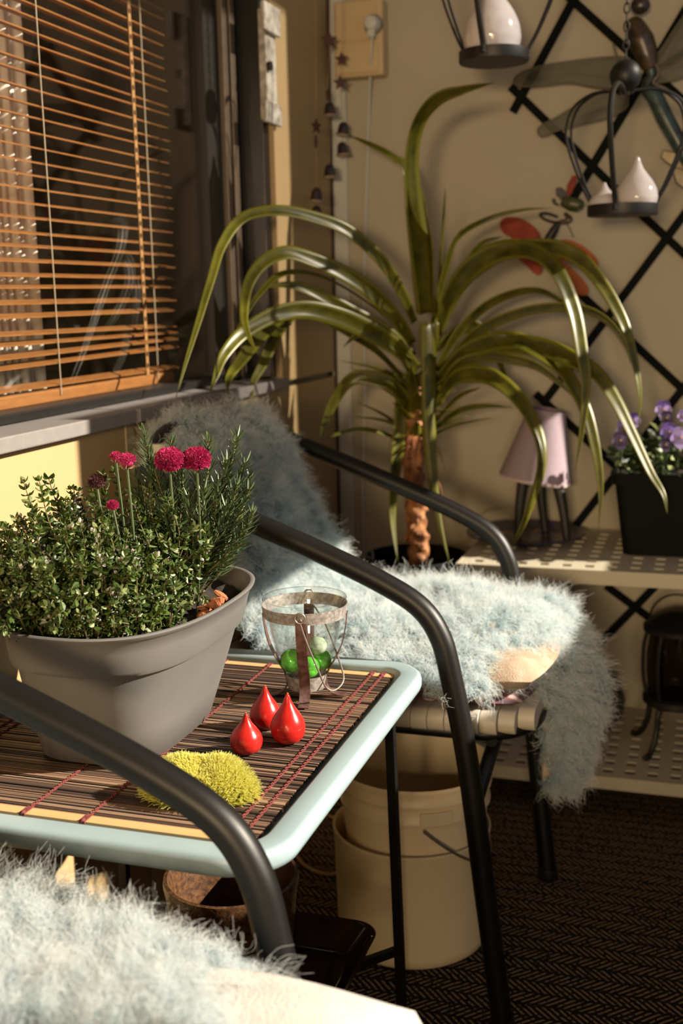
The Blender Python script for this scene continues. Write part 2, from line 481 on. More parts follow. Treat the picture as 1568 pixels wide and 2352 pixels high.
# venetian blind
bl = thing('venetian_blind', 'orange wooden venetian blind lowered behind the window glass', 'blind', (-0.14, -1.3, 0.9))
yr = onX(383, 500, -0.14).y
sl = MB(); z = 0.925; tilt = math.radians(-12)
k = 0
while z < 2.0:
    dz = 0.004 * math.sin(k * 2.3) if k < 5 else 0.0
    dy = random.uniform(-0.006, 0.006)
    rr = Euler((random.uniform(-0.003, 0.003) + (0.012 * math.sin(k) if k < 5 else 0), -tilt * (1 + random.uniform(-.1, .1)), 0)).to_matrix()
    sl.box((-0.1525, -3.2, z - 0.0011 + dz), (-0.1275, yr + dy, z + 0.0011 + dz), rr)
    z += 0.0212; k += 1
sl.build('slats', SLATM, bl, smooth=False)
MB().box((-0.154, -3.2, 0.893), (-0.126, yr - 0.03, 0.915)).build('bottom_rail', SLATM, bl, smooth=False, bevel=0.003)
CORD = M('pale_blind_cord', lin(205, 190, 165), 0.8)
for (pa, pb) in (((84, 0), (138, 900)), ((322, 0), (362, 885))):
    a = onX(pa[0], pa[1], -0.124); b = onX(pb[0], pb[1], -0.124)
    MB().tube([(-0.124, (a.y + b.y) / 2, 0.905), (-0.124, (a.y + b.y) / 2, 2.0)], 0.0012, 6).build('lift_cord', CORD, bl)
TAPE = M('orange_ladder_tape', lin(190, 140, 84), 0.8)
for px in (308, -60):
    y = onX(px + 10, 400, -0.124).y
    m_ = MB(); zz = 0.915
    while zz < 2.0:
        m_.box((-0.1262, y - 0.0035, zz), (-0.1254, y + 0.0035, zz + 0.013)); zz += 0.0212
    m_.tube([(-0.1258, y - 0.004, 0.91), (-0.1258, y - 0.004, 2.0)], 0.0009, 5).tube([(-0.1258, y + 0.004, 0.91), (-0.1258, y + 0.004, 2.0)], 0.0009, 5)
    m_.build('ladder_cord', TAPE, bl, smooth=False)
MB().box((-0.16, -3.2, 2.0), (-0.12, yr, 2.03)).build('head_rail', SLATM, bl, smooth=False)


# ================================================================== CHAIRS
CYC = -0.925
def make_chair(name, label):
    root = thing(name, label, 'chair', (0.35, CYC, 0.0), 'strap garden chairs beside the table')
    arm = [(0.09, 0.806), (0.16, 0.780), (0.26, 0.742), (0.37, 0.699), (0.45, 0.664), (0.50, 0.634), (0.527, 0.597), (0.542, 0.545), (0.566, 0.41), (0.590, 0.20), (0.612, 0.012)]
    for s in (-1, 1):
        pts = catmull([(x, CYC + s * (0.255 if z > 0.5 else 0.232 + 0.023 * z / 0.5), z) for x, z in arm], 8)
        MB().tube(pts, 0.0155, 16).build('armrest_tube', BLACK, root)
        rp = catmull([(0.185, CYC + s * 0.19, 0.425), (0.14, CYC + s * 0.20, 0.25), (0.06, CYC + s * 0.215, 0.012)], 8)
        MB().tube(rp, 0.0125, 14).build('leg', BLACK, root)
        for q in (pts[-1], rp[-1]):
            f = MB().lathe([(0.0, 0), (0.017, 0), (0.019, 0.004), (0.0175, 0.022), (0.0, 0.023)], (q.x, q.y, 0.0005), 16)
            f.build('foot_cap', DARKIRON, root)
        br = MB().tube(catmull([(0.571, CYC + s * 0.228, 0.345), (0.578, CYC + s * 0.17, 0.385), (0.582, CYC + s * 0.10, 0.412)], 6), 0.0105, 12)
        br.build('brace', BLACK, root)
    ring = rrect(0.185, 0.636, CYC - 0.165, CYC + 0.165, 0.085, 0.424, 8)
    MB().tube(ring, 0.010, 10, closed=True).tube([(0.582, CYC - 0.166, 0.415), (0.582, CYC + 0.166, 0.415)], 0.009, 10).build('seat_frame', BLACK, root)
    bk = catmull([(0.20, CYC - 0.2, 0.43), (0.15, CYC - 0.205, 0.62), (0.10, CYC - 0.21, 0.80), (0.085, CYC - 0.17, 0.85), (0.08, CYC, 0.858), (0.085, CYC + 0.17, 0.85), (0.10, CYC + 0.21, 0.80), (0.15, CYC + 0.205, 0.62), (0.20, CYC + 0.2, 0.43)], 8)
    MB().tube(bk, 0.0125, 12).tube([(0.09, CYC - 0.255, 0.806), (0.10, CYC - 0.205, 0.80)], 0.011, 10).tube([(0.09, CYC + 0.255, 0.806), (0.10, CYC + 0.205, 0.80)], 0.011, 10).build('back_frame', BLACK, root)
    st = MB()
    x = 0.200
    while x < 0.640:
        dxr = max(0.0, x - (0.648 - 0.10)); hw = 0.181 - 0.085 * (1 - math.sqrt(max(0.0, 1 - (dxr / 0.10) ** 2)))
        dxl = max(0.0, (0.185 + 0.08) - x); hw -= 0.05 * (1 - math.sqrt(max(0.0, 1 - (min(dxl, 0.079) / 0.08) ** 2)))
        if hw > 0.05:
            loop = rrect(-hw, hw, 0.424, 0.459, 0.0165, 0, 5)
            jit = random.uniform(-.0006, .0006); w = 0.0122
            st.rings([[Vector((x + q, CYC + p.x * sc2, p.y + jit)) for p in loop] for q, sc2 in ((-w, 1.0), (w, 0.998))], True, True)
        x += 0.0252
    st.build('seat_straps', STRAP, root, bevel=0.001)
    bs = MB(); z = 0.50
    while z < 0.84:
        xx = 0.20 - (z - 0.43) * 0.27; loop = rrect(-0.222, 0.222, -0.012, 0.020, 0.012, 0, 5)
        bs.rings([[Vector((xx + p.y, CYC + p.x, z + q)) for p in loop] for q in (-0.0122, 0.0122)], True, True)
        z += 0.0255
    bs.build('back_straps', STRAP, root)
    return root
chair_far = make_chair('garden_chair', 'black tube chair with white straps beyond the table, below the potted palm')
chair_near = copy_tree(chair_far)
chair_near.location.y -= 1.18
ORIG[chair_near.name] = Vector(chair_near.location)
chair_near['label'] = 'near black tube chair whose sloping armrest crosses in front of the grey planter'

# cushions
def cushion(name, mat, x0, x1, y0, y1, z0, z1, puff=0.5, n=22, seedz=0.0):
    mb = MB(); top = []; bot = []
    N = n
    vs = []; fs = []
    for s in (0, 1):
        for i in range(N + 1):
            for j in range(N + 1):
                u, v = i / N * 2 - 1, j / N * 2 - 1
                # square -> rounded square
                k = 1 - 0.10 * (u * u * v * v)
                e = max(abs(u), abs(v)); prof = (1 - e ** 6) ** 0.5
                zc = (z0 + z1) / 2; h = (z1 - z0) / 2
                zz = zc + (h if s else -h) * prof + seedz * math.sin(u * 7 + v * 5) * prof
                vs.append((bez((u * k + 1) / 2, x0, x1), bez((v * k + 1) / 2, y0, y1), zz))
    q = (N + 1) ** 2
    for s in (0, 1):
        for i in range(N):
            for j in range(N):
                a = s * q + i * (N + 1) + j
                f = (a, a + 1, a + N + 2, a + N + 1)
                fs.append(f if not s else f[::-1])
    mb.add(vs, fs)
    return mb
def floral():
    m, nt, b, o = newmat('mauve_floral_cloth')
    tc = nt.nodes.new('ShaderNodeTexCoord'); v = nt.nodes.new('ShaderNodeTexVoronoi'); v.inputs['Scale'].default_value = 42
    mp = nt.nodes.new('ShaderNodeMapping'); mp.inputs['Scale'].default_value = (0.7, 1.2, 1.5)
    nt.links.new(tc.outputs['Object'], mp.inputs[0]); nt.links.new(mp.outputs[0], v.inputs['Vector'])
    r = ramp(nt, v.outputs['Distance'], [(0.2, lin(206, 190, 184)), (0.34, lin(150, 84, 88)), (0.5, lin(112, 88, 100))])
    nt.links.new(r.outputs[0], b.inputs['Base Color']); b.inputs['Roughness'].default_value = 0.9
    return m
FLO = floral()
def fluff(name, c, c2): return M(name, c, 0.95, 0.1, 26, bmp=0.6, bscale=420, col2=c2)
o = cushion('c', FLO, 0.21, 0.640, CYC - 0.168, CYC + 0.168, 0.4595, 0.480).build('seat_cushion', FLO, ang=180)
tag(o, 'thin mauve floral cushion lying on the white straps of the far chair', 'cushion')
PAD = fluff('cream_fleece_pad', lin(206, 188, 168), lin(172, 144, 116))
o = cushion('p', PAD, 0.225, 0.658, CYC - 0.172, CYC + 0.165, 0.4805, 0.530, seedz=0.003).build('fleece_pad', PAD, ang=180)
tag(o, 'cream fleece pad poking out under the sheepskin of the far chair', 'cushion', 'fleece pads under the sheepskins')
PADW = fluff('white_fleece_pad', lin(236, 230, 224), lin(224, 214, 206))
o = cushion('q', PADW, 0.215, 0.722, CYC - 1.18 - 0.19, CYC - 1.18 + 0.208, 0.470, 0.564, seedz=0.003).build('fleece_pad', PADW, ang=180)
tag(o, 'smooth white fleece pad at the bottom edge in front of the fluffy wool', 'cushion', 'fleece pads under the sheepskins')

# ================================================================== SHEEPSKINS
def fur_object(name, mat, strands, radius, parent, origin):
    """strands: array (n, k, 3)"""
    n, k, _ = strands.shape
    hc = bpy.data.hair_curves.new(name)
    hc.add_curves([k] * n)
    hc.attributes['position'].data.foreach_set('vector', (strands - np.array(origin)).reshape(-1).astype(np.float32))
    ra = hc.attributes.get('radius') or hc.attributes.new('radius', 'FLOAT', 'POINT')
    prof = np.linspace(1.0, 0.35, k)
    ra.data.foreach_set('value', (np.tile(prof, n) * radius).astype(np.float32))
    hc.materials.append(mat)
    o = bpy.data.objects.new(name, hc); COL.objects.link(o)
    if parent is not None: o.parent = parent
    ORIG[o.name] = Vector(origin)
    return o

def grid_surface(prof, nu=70, nv=50, droop=0.05, seed=0, dy=0.0, wob=0.012):
    pr = np.array(prof, float)
    P = np.array([tuple(p) for p in catmull([(a, b, 0) for a, b, _, _ in prof], 10)])
    E = np.array([tuple(p) for p in catmull([(c, d, 0) for _, _, c, d in prof], 10)])
    s = np.concatenate([[0], np.cumsum(np.linalg.norm(np.diff(P[:, :2], axis=0), axis=1))])
    u = np.linspace(0, s[-1], nu)
    px = np.interp(u, s, P[:, 0]); pz = np.interp(u, s, P[:, 1]); yn = np.interp(u, s, E[:, 0]); yf = np.interp(u, s, E[:, 1])
    r = np.random.default_rng(seed)
    ph = r.uniform(0, 6, 8)
    yn = yn + wob * np.sin(u * 38 + ph[0]) + wob * 0.7 * np.sin(u * 71 + ph[1])
    yf = yf + wob * np.sin(u * 33 + ph[2]) + wob * 0.7 * np.sin(u * 64 + ph[3])
    v = np.linspace(-1, 1, nv)
    G = np.zeros((nu, nv, 3))
    tx = np.gradient(px, u); tz = np.gradient(pz, u)
    ln = np.hypot(tx, tz); nx, nzz = -tz / ln, tx / ln
    for j, vv in enumerate(v):
        y = yn + (yf - yn) * (vv + 1) / 2 + dy
        d = -droop * abs(vv) ** 3.2 + 0.006 * np.sin(u * 26 + vv * 4 + ph[4]) + 0.005 * np.sin(u * 12 - vv * 9 + ph[5])
        G[:, j, 0] = px + nx * d; G[:, j, 1] = y; G[:, j, 2] = pz + nzz * d
    return G

def sheepskin(name, label, G, mat, hide_mat, n_locks, per, length, rad, seed, flat=0.35, group='sheepskins on the chairs', keep=None):
    nu, nv, _ = G.shape
    mb = MB(); fs = []
    for i in range(nu - 1):
        for j in range(nv - 1):
            a = i * nv + j; fs.append((a, a + nv, a + nv + 1, a + 1))
    mb.add(G.reshape(-1, 3), fs)
    c = G.reshape(-1, 3).mean(0)
    root = thing(name, label, 'sheepskin', (float(c[0]), float(c[1]), float(G[..., 2].min())), group)
    hide = mb.build('hide', hide_mat, root, ang=180, solid=0.008)
    du = np.gradient(G, axis=0); dv = np.gradient(G, axis=1)
    N = np.cross(du, dv)
    N /= np.linalg.norm(N, axis=2, keepdims=True) + 1e-9
    if N[nu // 2, nv // 2, 2] < 0: N = -N
    T = du / (np.linalg.norm(du, axis=2, keepdims=True) + 1e-9)
    r = np.random.default_rng(seed)
    area = np.linalg.norm(np.cross(du, dv), axis=2).reshape(-1); p = area / area.sum()
    idx = r.choice(nu * nv, n_locks, p=p)
    fi = np.clip(idx // nv + r.uniform(-.5, .5, n_locks), 0, nu - 1.001); fj = np.clip(idx % nv + r.uniform(-.5, .5, n_locks), 0, nv - 1.001)
    def samp(A, fi, fj):
        i = fi.astype(int); j = fj.astype(int); a = (fi - i)[:, None]; b = (fj - j)[:, None]
        return A[i, j] * (1 - a) * (1 - b) + A[i + 1, j] * a * (1 - b) + A[i, j + 1] * (1 - a) * b + A[i + 1, j + 1] * a * b
    R0 = samp(G, fi, fj); RN = samp(N, fi, fj); RT = samp(T, fi, fj)
    RN /= np.linalg.norm(RN, axis=1, keepdims=True)
    if keep is not None:
        m = keep(R0); R0, RN, RT = R0[m], RN[m], RT[m]; n_locks = len(R0)
    # lock directions: out from the hide, combed downhill, with swirls
    swirl = np.stack([np.sin(R0[:, 1] * 31 + R0[:, 2] * 17), np.sin(R0[:, 0] * 29 + R0[:, 2] * 23 + 1.3), np.sin(R0[:, 0] * 19 + R0[:, 1] * 27 + 2.1)], 1)
    grav = np.array([0, 0, -1.0]); gt = grav - RN * (RN @ grav)[:, None]
    D = RN + 0.50 * gt + (flat + .15) * swirl + r.normal(0, 0.38, (n_locks, 3)) + 0.12 * RT
    dn = (D * RN).sum(1); D += RN * np.clip(0.35 - dn, 0, None)[:, None]
    D /= np.linalg.norm(D, axis=1, keepdims=True)
    L = length * r.uniform(0.75, 1.15, n_locks)
    A = np.cross(D, r.normal(0, 1, (n_locks, 3))); A /= np.linalg.norm(A, axis=1, keepdims=True)
    B = np.cross(D, A)
    K = 9; t = np.linspace(0, 1, K)
    curl = r.uniform(0.0030, 0.0066, n_locks); fr = r.uniform(6, 13, n_locks) * r.choice([-1, 1], n_locks); ph = r.uniform(0, 6.28, n_locks)
    bendv = gt * 0.40 + r.normal(0, 0.42, (n_locks, 3))
    n = n_locks * per
    lk = np.repeat(np.arange(n_locks), per)
    off = r.normal(0, 1, (n, 3)) * 0.0056
    off -= RN[lk] * (off * RN[lk]).sum(1)[:, None]
    S = np.zeros((n, K, 3))
    ls = L[lk] * r.uniform(0.6, 1.1, n); sph = r.normal(0, 0.8, n); sfr = r.uniform(0.8, 1.25, n)
    jit = r.normal(0, 1, (n, 3)) * 0.0030
    for q in range(K):
        tt = t[q]
        base = R0[lk] + off * (1 - 0.42 * tt) + D[lk] * (ls * tt)[:, None] + bendv[lk] * (ls * tt * tt * 0.8)[:, None]
        ang = fr[lk] * sfr * tt + ph[lk] + sph
        base += (A[lk] * np.cos(ang)[:, None] + B[lk] * np.sin(ang)[:, None]) * (curl[lk] * min(1, tt * 2.5))[:, None]
        base += jit * tt
        S[:, q] = base
    fur_object('wool', mat, S, rad, root, ORIG[root.name])
    return root

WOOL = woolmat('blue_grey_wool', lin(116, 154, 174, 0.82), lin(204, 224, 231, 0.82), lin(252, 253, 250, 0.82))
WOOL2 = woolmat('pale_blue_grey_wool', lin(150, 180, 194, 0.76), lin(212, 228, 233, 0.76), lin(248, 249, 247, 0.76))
HIDE = fluff('sheep_hide', lin(224, 208, 190), lin(190, 160, 132))
PROF = [(0.015, 0.74, -1.06, -0.78), (0.042, 0.82, -1.10, -0.76), (0.085, 0.856, -1.125, -0.745), (0.135, 0.842, -1.13, -0.74), (0.18, 0.77, -1.13, -0.735),
        (0.23, 0.66, -1.13, -0.735), (0.275, 0.585, -1.13, -0.73), (0.34, 0.558, -1.15, -0.70), (0.45, 0.552, -1.165, -0.68), (0.53, 0.550, -1.15, -0.665),
        (0.60, 0.536, -1.045, -0.665), (0.652, 0.498, -0.985, -0.665), (0.684, 0.43, -0.945, -0.67), (0.688, 0.36, -0.925, -0.685), (0.682, 0.31, -0.915, -0.70), (0.668, 0.265, -0.90, -0.725)]
G1 = grid_surface(PROF, 90, 60, droop=0.045, seed=3)
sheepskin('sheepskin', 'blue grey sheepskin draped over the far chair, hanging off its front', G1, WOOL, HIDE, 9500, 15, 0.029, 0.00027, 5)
PROF2 = [(0.02, 0.74, -1.15, -0.76), (0.085, 0.856, -1.15, -0.74), (0.18, 0.77, -1.15, -0.70), (0.23, 0.66, -1.15, -0.69), (0.27, 0.59, -1.15, -0.69),
         (0.33, 0.566, -1.17, -0.68), (0.45, 0.564, -1.17, -0.70), (0.53, 0.560, -1.17, -0.735), (0.58, 0.556, -1.10, -0.785), (0.60, 0.55, -1.0, -0.85)]
G2 = grid_surface(PROF2, 80, 60, droop=0.035, seed=8, dy=-1.18)
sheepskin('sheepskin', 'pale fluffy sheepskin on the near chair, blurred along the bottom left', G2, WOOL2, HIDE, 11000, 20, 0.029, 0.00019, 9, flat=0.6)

# ================================================================== TABLE
TB = M('pale_blue_enamel', lin(170, 192, 200), 0.42, 0.05, 25, bmp=0.03, bscale=500)
tbl = thing('tray_table', 'pale blue metal tray table on thin black legs by the window wall', 'table', (0.27, -1.49, 0))
TX0, TX1, TY0, TY1 = 0.018, 0.520, -1.782, -1.198
prof = [(0.006, 0.5405), (0.0015, 0.5425), (-0.0005, 0.548), (-0.0005, 0.555), (0.0010, 0.5595), (0.0035, 0.5618), (0.007, 0.5626), (0.026, 0.5622), (0.0285, 0.5612), (0.030, 0.558), (0.031, 0.550), (0.033, 0.5455), (0.037, 0.5440)]
mb = MB(); rg = [rrect(TX0 + i, TX1 - i, TY0 + i, TY1 - i, max(0.062 - i, 0.02), z, 12) for i, z in prof]
mb.rings(rg, False, True)
rg2 = [rrect(TX0 + i, TX1 - i, TY0 + i, TY1 - i, max(0.062 - i, 0.02), z, 12) for i, z in ((0.006, 0.540), (0.03, 0.5405))]
mb.rings(rg2[::-1], True, False)
mb.build('tray', TB, tbl, ang=50)
LEGP = [(0.478, -1.262), (0.478, -1.715), (0.075, -1.262), (0.075, -1.715)]
for x, y in LEGP:
    MB().bar((x, y, 0.541), (x + (0.012 if x > .2 else -.01), y + (0.008 if y > -1.5 else -0.008), 0.0), 0.0125, 0.0125, (1, 0, 0)).build('leg', BLACK, tbl, smooth=False, bevel=0.001)
ZS = onY(884, 2180, -1.262).z
mb = MB()
mb.bar((0.484, -1.262, ZS), (0.078, -1.715, ZS), 0.009, 0.011).bar((0.484, -1.715, ZS - 0.0001), (0.078, -1.262, ZS - 0.0001), 0.009, 0.011)
mb.build('cross_brace', BLACK, tbl, smooth=False)
MB().tube(rrect(0.07, 0.484, -1.72, -1.257, 0.03, 0.534, 6), 0.006, 8, closed=True).build('under_frame', BLACK, tbl)

# bamboo placemat
mat_ = thing('bamboo_placemat', 'brown bamboo stick placemat with red threads lying on the blue tray', 'placemat', (0.25, -1.47, 0.5445))
MX0, MX1, MY0, MY1 = 0.055, 0.4795, -1.737, -1.236
ZM = 0.5545
def stickmat():
    m, nt, b, o = newmat('brown_stick')
    at = nt.nodes.new('ShaderNodeAttribute'); at.attribute_name = 'tone'
    r = ramp(nt, at.outputs['Fac'], [(0.0, lin(40, 28, 24)), (0.12, lin(100, 74, 60)), (0.5, lin(150, 118, 96)), (0.8, lin(178, 140, 112)), (1.0, lin(206, 172, 138))])
    n = nz(nt, 60, 3, stretch=(0.25, 4, 4)); mx = nt.nodes.new('ShaderNodeMix'); mx.data_type = 'RGBA'; mx.blend_type = 'MULTIPLY'
    r2 = ramp(nt, n.outputs['Fac'], [(0.3, (0.72, 0.72, 0.72, 1)), (0.7, (1, 1, 1, 1))])
    mx.inputs['Factor'].default_value = 1; nt.links.new(r.outputs[0], mx.inputs['A']); nt.links.new(r2.outputs[0], mx.inputs['B'])
    nt.links.new(mx.outputs['Result'], b.inputs['Base Color']); b.inputs['Roughness'].default_value = 0.7
    return m
mb = MB(); y = MY0 + 0.016
while y < MY1 - 0.014:
    w = random.uniform(0.0013, 0.0031); h = random.uniform(0.0016, 0.0034); t = random.random() ** 1.3
    if random.random() < 0.34: t *= 0.06; h *= 0.8; w *= 0.6  # narrow near-black sticks stand in for the shaded gaps
    e0, e1 = random.uniform(-.002, .001), random.uniform(-.0015, .0015); sk = random.uniform(-.0007, .0007)
    vs = [(MX0 + e0, y - w / 2 + sk, ZM - h), (MX1 + e1, y - w / 2 - sk, ZM - h), (MX1 + e1, y + w / 2 - sk, ZM - h), (MX0 + e0, y + w / 2 + sk, ZM - h),
          (MX0 + e0, y - w / 2 + sk, ZM), (MX1 + e1, y - w / 2 - sk, ZM), (MX1 + e1, y + w / 2 - sk, ZM), (MX0 + e0, y + w / 2 + sk, ZM)]
    zo = random.uniform(-.0008, .0004); vs = [(a, b, c + zo) for a, b, c in vs]
    mb.add(vs, [(0, 3, 2, 1), (4, 5, 6, 7), (0, 1, 5, 4), (1, 2, 6, 5), (2, 3, 7, 6), (3, 0, 4, 7)], [t] * 8)
    y += w + random.uniform(0.0001, 0.0007)
mb.build('sticks', stickmat(), mat_, smooth=False, attr='tone')
BAMB = M('blond_bamboo', lin(232, 192, 134), 0.5, 0.1, 30, stretch=(.3, 3, 3))
for ya, yb in ((MY1 - 0.013, MY1), (MY0, MY0 + 0.014)):
    MB().box((MX0, ya, ZM - 0.003), (MX1, yb, ZM + 0.0008)).build('end_strip', BAMB, mat_, smooth=False, bevel=0.0006)
RED = M('dark_red_thread', lin(140, 62, 58), 0.85, 0.3, 300)
th = MB()
for x in (0.465, 0.450, 0.303, 0.236, 0.09, 0.076):
    yy = MY0 + 0.006; k = 0; pa = []; pb = []
    while yy < MY1 - 0.004:
        s = 1 if k % 2 else -1
        pa.append((x + s * 0.0016, yy, ZM + 0.0006)); pb.append((x - s * 0.0016, yy, ZM + 0.0012)); yy += 0.0042; k += 1
    th.tube(pa, 0.00085, 5).tube(pb, 0.00085, 5)
    for ye in (MY0 + 0.007, MY1 - 0.0065):
        th.box((x - 0.0032, ye - 0.0085, ZM - 0.001), (x + 0.0032, ye + 0.0085, ZM + 0.0018))
        th.sphere((x, ye - 0.006, ZM + 0.001), 0.003, seg=8, rings=6)
th.build('threads', RED, mat_)

# ================================================================== PLANTER
PCX, PCY = 0.251, -1.513
def sup(a, b, n, cx, cy, z, seg=72):
    out = []
    for k in range(seg):
        t = 2 * PI * k / seg; c, s = math.cos(t), math.sin(t)
        out.append(Vector((cx + a * math.copysign(abs(c) ** (2 / n), c), cy + b * math.copysign(abs(s) ** (2 / n), s), z)))
    return out
PLM = M('grey_planter_plastic', lin(120, 117, 114), 0.62, 0.10, 14, bmp=0.06, bscale=700, col2=lin(112, 110, 108))
RIMZ, BOTZ = 0.720, 0.5565
def pl_ring(z, inset=0.0):
    t = (z - BOTZ) / (RIMZ - BOTZ)
    a = bez(t, 0.079, 0.115) - inset; b = bez(t, 0.111, 0.169) - inset
    return sup(a, b, bez(t, 3.5, 2.56), bez(t, 0.234, PCX), bez(t, -1.510, PCY), z)
pln = thing('planter', 'long grey plastic planter full of herbs and pink flowers on the placemat', 'potted plant', (PCX, PCY, BOTZ))
mb = MB()
zc = 0.672
seq = [(BOTZ, 0.010), (BOTZ + 0.003, 0.004), (0.60, 0.004), (0.64, 0.004), (zc - 0.003, 0.004), (zc, 0.0035), (zc + 0.001, -0.001), (zc + 0.006, -0.002), (0.70, -0.001), (RIMZ - 0.006, -0.001), (RIMZ - 0.004, -0.004), (RIMZ - 0.001, -0.0045), (RIMZ, -0.003), (RIMZ + 0.0005, 0.0), (RIMZ - 0.001, 0.0025), (0.700, 0.004), (0.66, 0.008)]
mb.rings([pl_ring(z, i) for z, i in seq], True, False)
mb.build('pot', PLM, pln, ang=50)
SOIL = M('dark_soil', lin(52, 38, 30), 0.95, 0.5, 120, bmp=0.9, bscale=260)
mb = MB(); rg = []
for q in range(1, 13):
    f = q / 12; rr = pl_ring(0.702, 0.006)
    cx, cy = PCX - 0.004, PCY - 0.003
    rg.append([Vector((cx + (p.x - cx) * f, cy + (p.y - cy) * f, 0.700 + 0.006 * math.sin(p.x * f * 160) * math.cos(p.y * 130 * f) + random.uniform(-.002, .002))) for p in rr])
mb.rings(rg, True, False); mb.build('soil', SOIL, pln)
BARK = M('orange_bark', lin(196, 120, 78), 0.9, 0.4, 150, bmp=0.8, bscale=300)
mb = MB()
bc = onZ(488, 1392, 0.712)
for k in range(9):
    p = bc + Vector((random.uniform(-.012, .012), random.uniform(-.016, .016), random.uniform(-.006, .010)))
    mb.sphere(p, 0.007, (random.uniform(.8, 1.6), random.uniform(.4, .8), random.uniform(.8, 1.6)), 8, 6, Euler((random.random() * 3, random.random() * 3, random.random() * 3)).to_matrix())
mb.build('bark_chunk', BARK, pln, ang=20)

# --- thyme
TH1 = leafmat('thyme_leaf', lin(52, 76, 28), lin(98, 122, 50), 0.25, 0.45)
TH2 = leafmat('thyme_leaf_pale', lin(130, 148, 84), lin(172, 182, 122), 0.3, 0.45)
STM = M('thyme_stem', lin(110, 108, 56), 0.7, 0.2, 80, col2=lin(88, 66, 42))
BLO = leafmat('pale_lilac_blossom', lin(214, 196, 204), lin(232, 220, 222), 0.3, 0.6)
def diamond(mb, p, d, sd, L, W, cup=0.25):
    up = d.cross(sd)
    a, b, c, e = p, p + d * L * 0.5 + sd * W / 2 + up * W * cup, p + d * L, p + d * L * 0.5 - sd * W / 2 + up * W * cup
    m = p + d * L * 0.5
    q1, q2 = p + d * L * 0.22 + sd * W * 0.33 + up * W * cup * .6, p + d * L * 0.22 - sd * W * 0.33 + up * W * cup * .6
    q3, q4 = p + d * L * 0.8 + sd * W * 0.33 + up * W * cup * .6, p + d * L * 0.8 - sd * W * 0.33 + up * W * cup * .6
    mb.add([a, q1, b, q3, c, q4, e, q2, m], [(0, 1, 8), (1, 2, 8), (2, 3, 8), (3, 4, 8), (4, 5, 8), (5, 6, 8), (6, 7, 8), (7, 0, 8)])
stem_mb, l1, l2, blo = MB(), MB(), MB(), MB()
def thyme_stem(root, tip, lead, dens=1.0, size=1.0, flower=0.3):
    root, tip = Vector(root), Vector(tip)
    mid = root + (tip - root) * 0.5 + Vector(lead)
    wig = [Vector((random.gauss(0, .004), random.gauss(0, .004), random.gauss(0, .004))) for _ in range(2)]
    pts = catmull([root, root + (mid - root) * 0.5 + wig[0], mid, mid + (tip - mid) * 0.5 + wig[1], tip], 6)
    n = len(pts)
    stem_mb.tube(pts, [0.0011 - 0.0006 * i / n for i in range(n)], 5)
    ln = sum((pts[i + 1] - pts[i]).length for i in range(n - 1))
    nodes = max(5, int(ln / 0.0068 * dens))
    a0 = random.random() * 6
    for i in range(nodes):
        f = 0.07 + 0.93 * i / (nodes - 1); x = f * (n - 1); k = min(int(x), n - 2)
        p = pts[k].lerp(pts[k + 1], x - k); t = (pts[k + 1] - pts[k]).normalized()
        ref = Vector((0, 0, 1)) if abs(t.z) < .9 else Vector((1, 0, 0))
        u = t.cross(ref).normalized(); v = t.cross(u)
        a = a0 + i * PI / 2
        top = f > 0.86
        for s in range(4 if top else 2):
            aa = a + s * (PI / 2 if top else PI) + random.gauss(0, .3)
            o_ = u * math.cos(aa) + v * math.sin(aa)
            d = (o_ + t * random.uniform(0.1, 0.9) * (1.6 if top else 1)).normalized()
            sd = d.cross(t + Vector((random.gauss(0, .3), random.gauss(0, .3), random.gauss(0, .3)))).normalized()
            L = size * random.uniform(0.0066, 0.0108) * (0.8 if top else 1)
            diamond(l2 if (random.random() < (0.30 if top else 0.07)) else l1, p, d, sd, L, L * random.uniform(.5, .68))
        if flower and f > 0.75 and random.random() < flower * .45:
            for _ in range(3):
                d = Vector((random.gauss(0, 1), random.gauss(0, 1), random.gauss(.4, .8))).normalized()
                diamond(blo, p + d * 0.003, d, d.orthogonal().normalized(), 0.0052, 0.0036)
for i in range(520):
    ang = random.random() * 2 * PI; rr = math.sqrt(random.random())
    rx, ry = 0.222 + 0.078 * rr * math.cos(ang), -1.560 + 0.096 * rr * math.sin(ang)
    out = Vector((rx - 0.222, ry + 1.560, 0)) * (1.0 / 0.09)
    h = random.uniform(0.022, 0.138) * (1.10 - 0.38 * rr)
    tx = rx + out.x * random.uniform(0.2, 1.0) * 0.085 - 0.008
    ty = ry + out.y * random.uniform(0.2, 1.0) * 0.060 + 0.002
    if out.x > 0.3 and random.random() < 0.5: tx -= 0.02
    tx = max(tx, 0.05 + random.random() * 0.03)
    thyme_stem((rx, ry, 0.700), (tx, ty, 0.702 + h), (out.x * 0.012, out.y * 0.010, 0.012 + 0.02 * rr))
for i in range(190):
    ang = random.uniform(-2.75, 0.25); rr = random.uniform(.78, 1.04)
    rx, ry = 0.232 + 0.084 * rr * math.cos(ang), -1.560 + 0.100 * rr * math.sin(ang)
    thyme_stem((rx, ry, 0.700), (rx + math.cos(ang) * random.uniform(.0, .020), max(ry + math.sin(ang) * random.uniform(.0, .018), -1.682), 0.703 + random.uniform(.012, .055)), (0, 0, .006), 1.1, 1.0, 0.05)
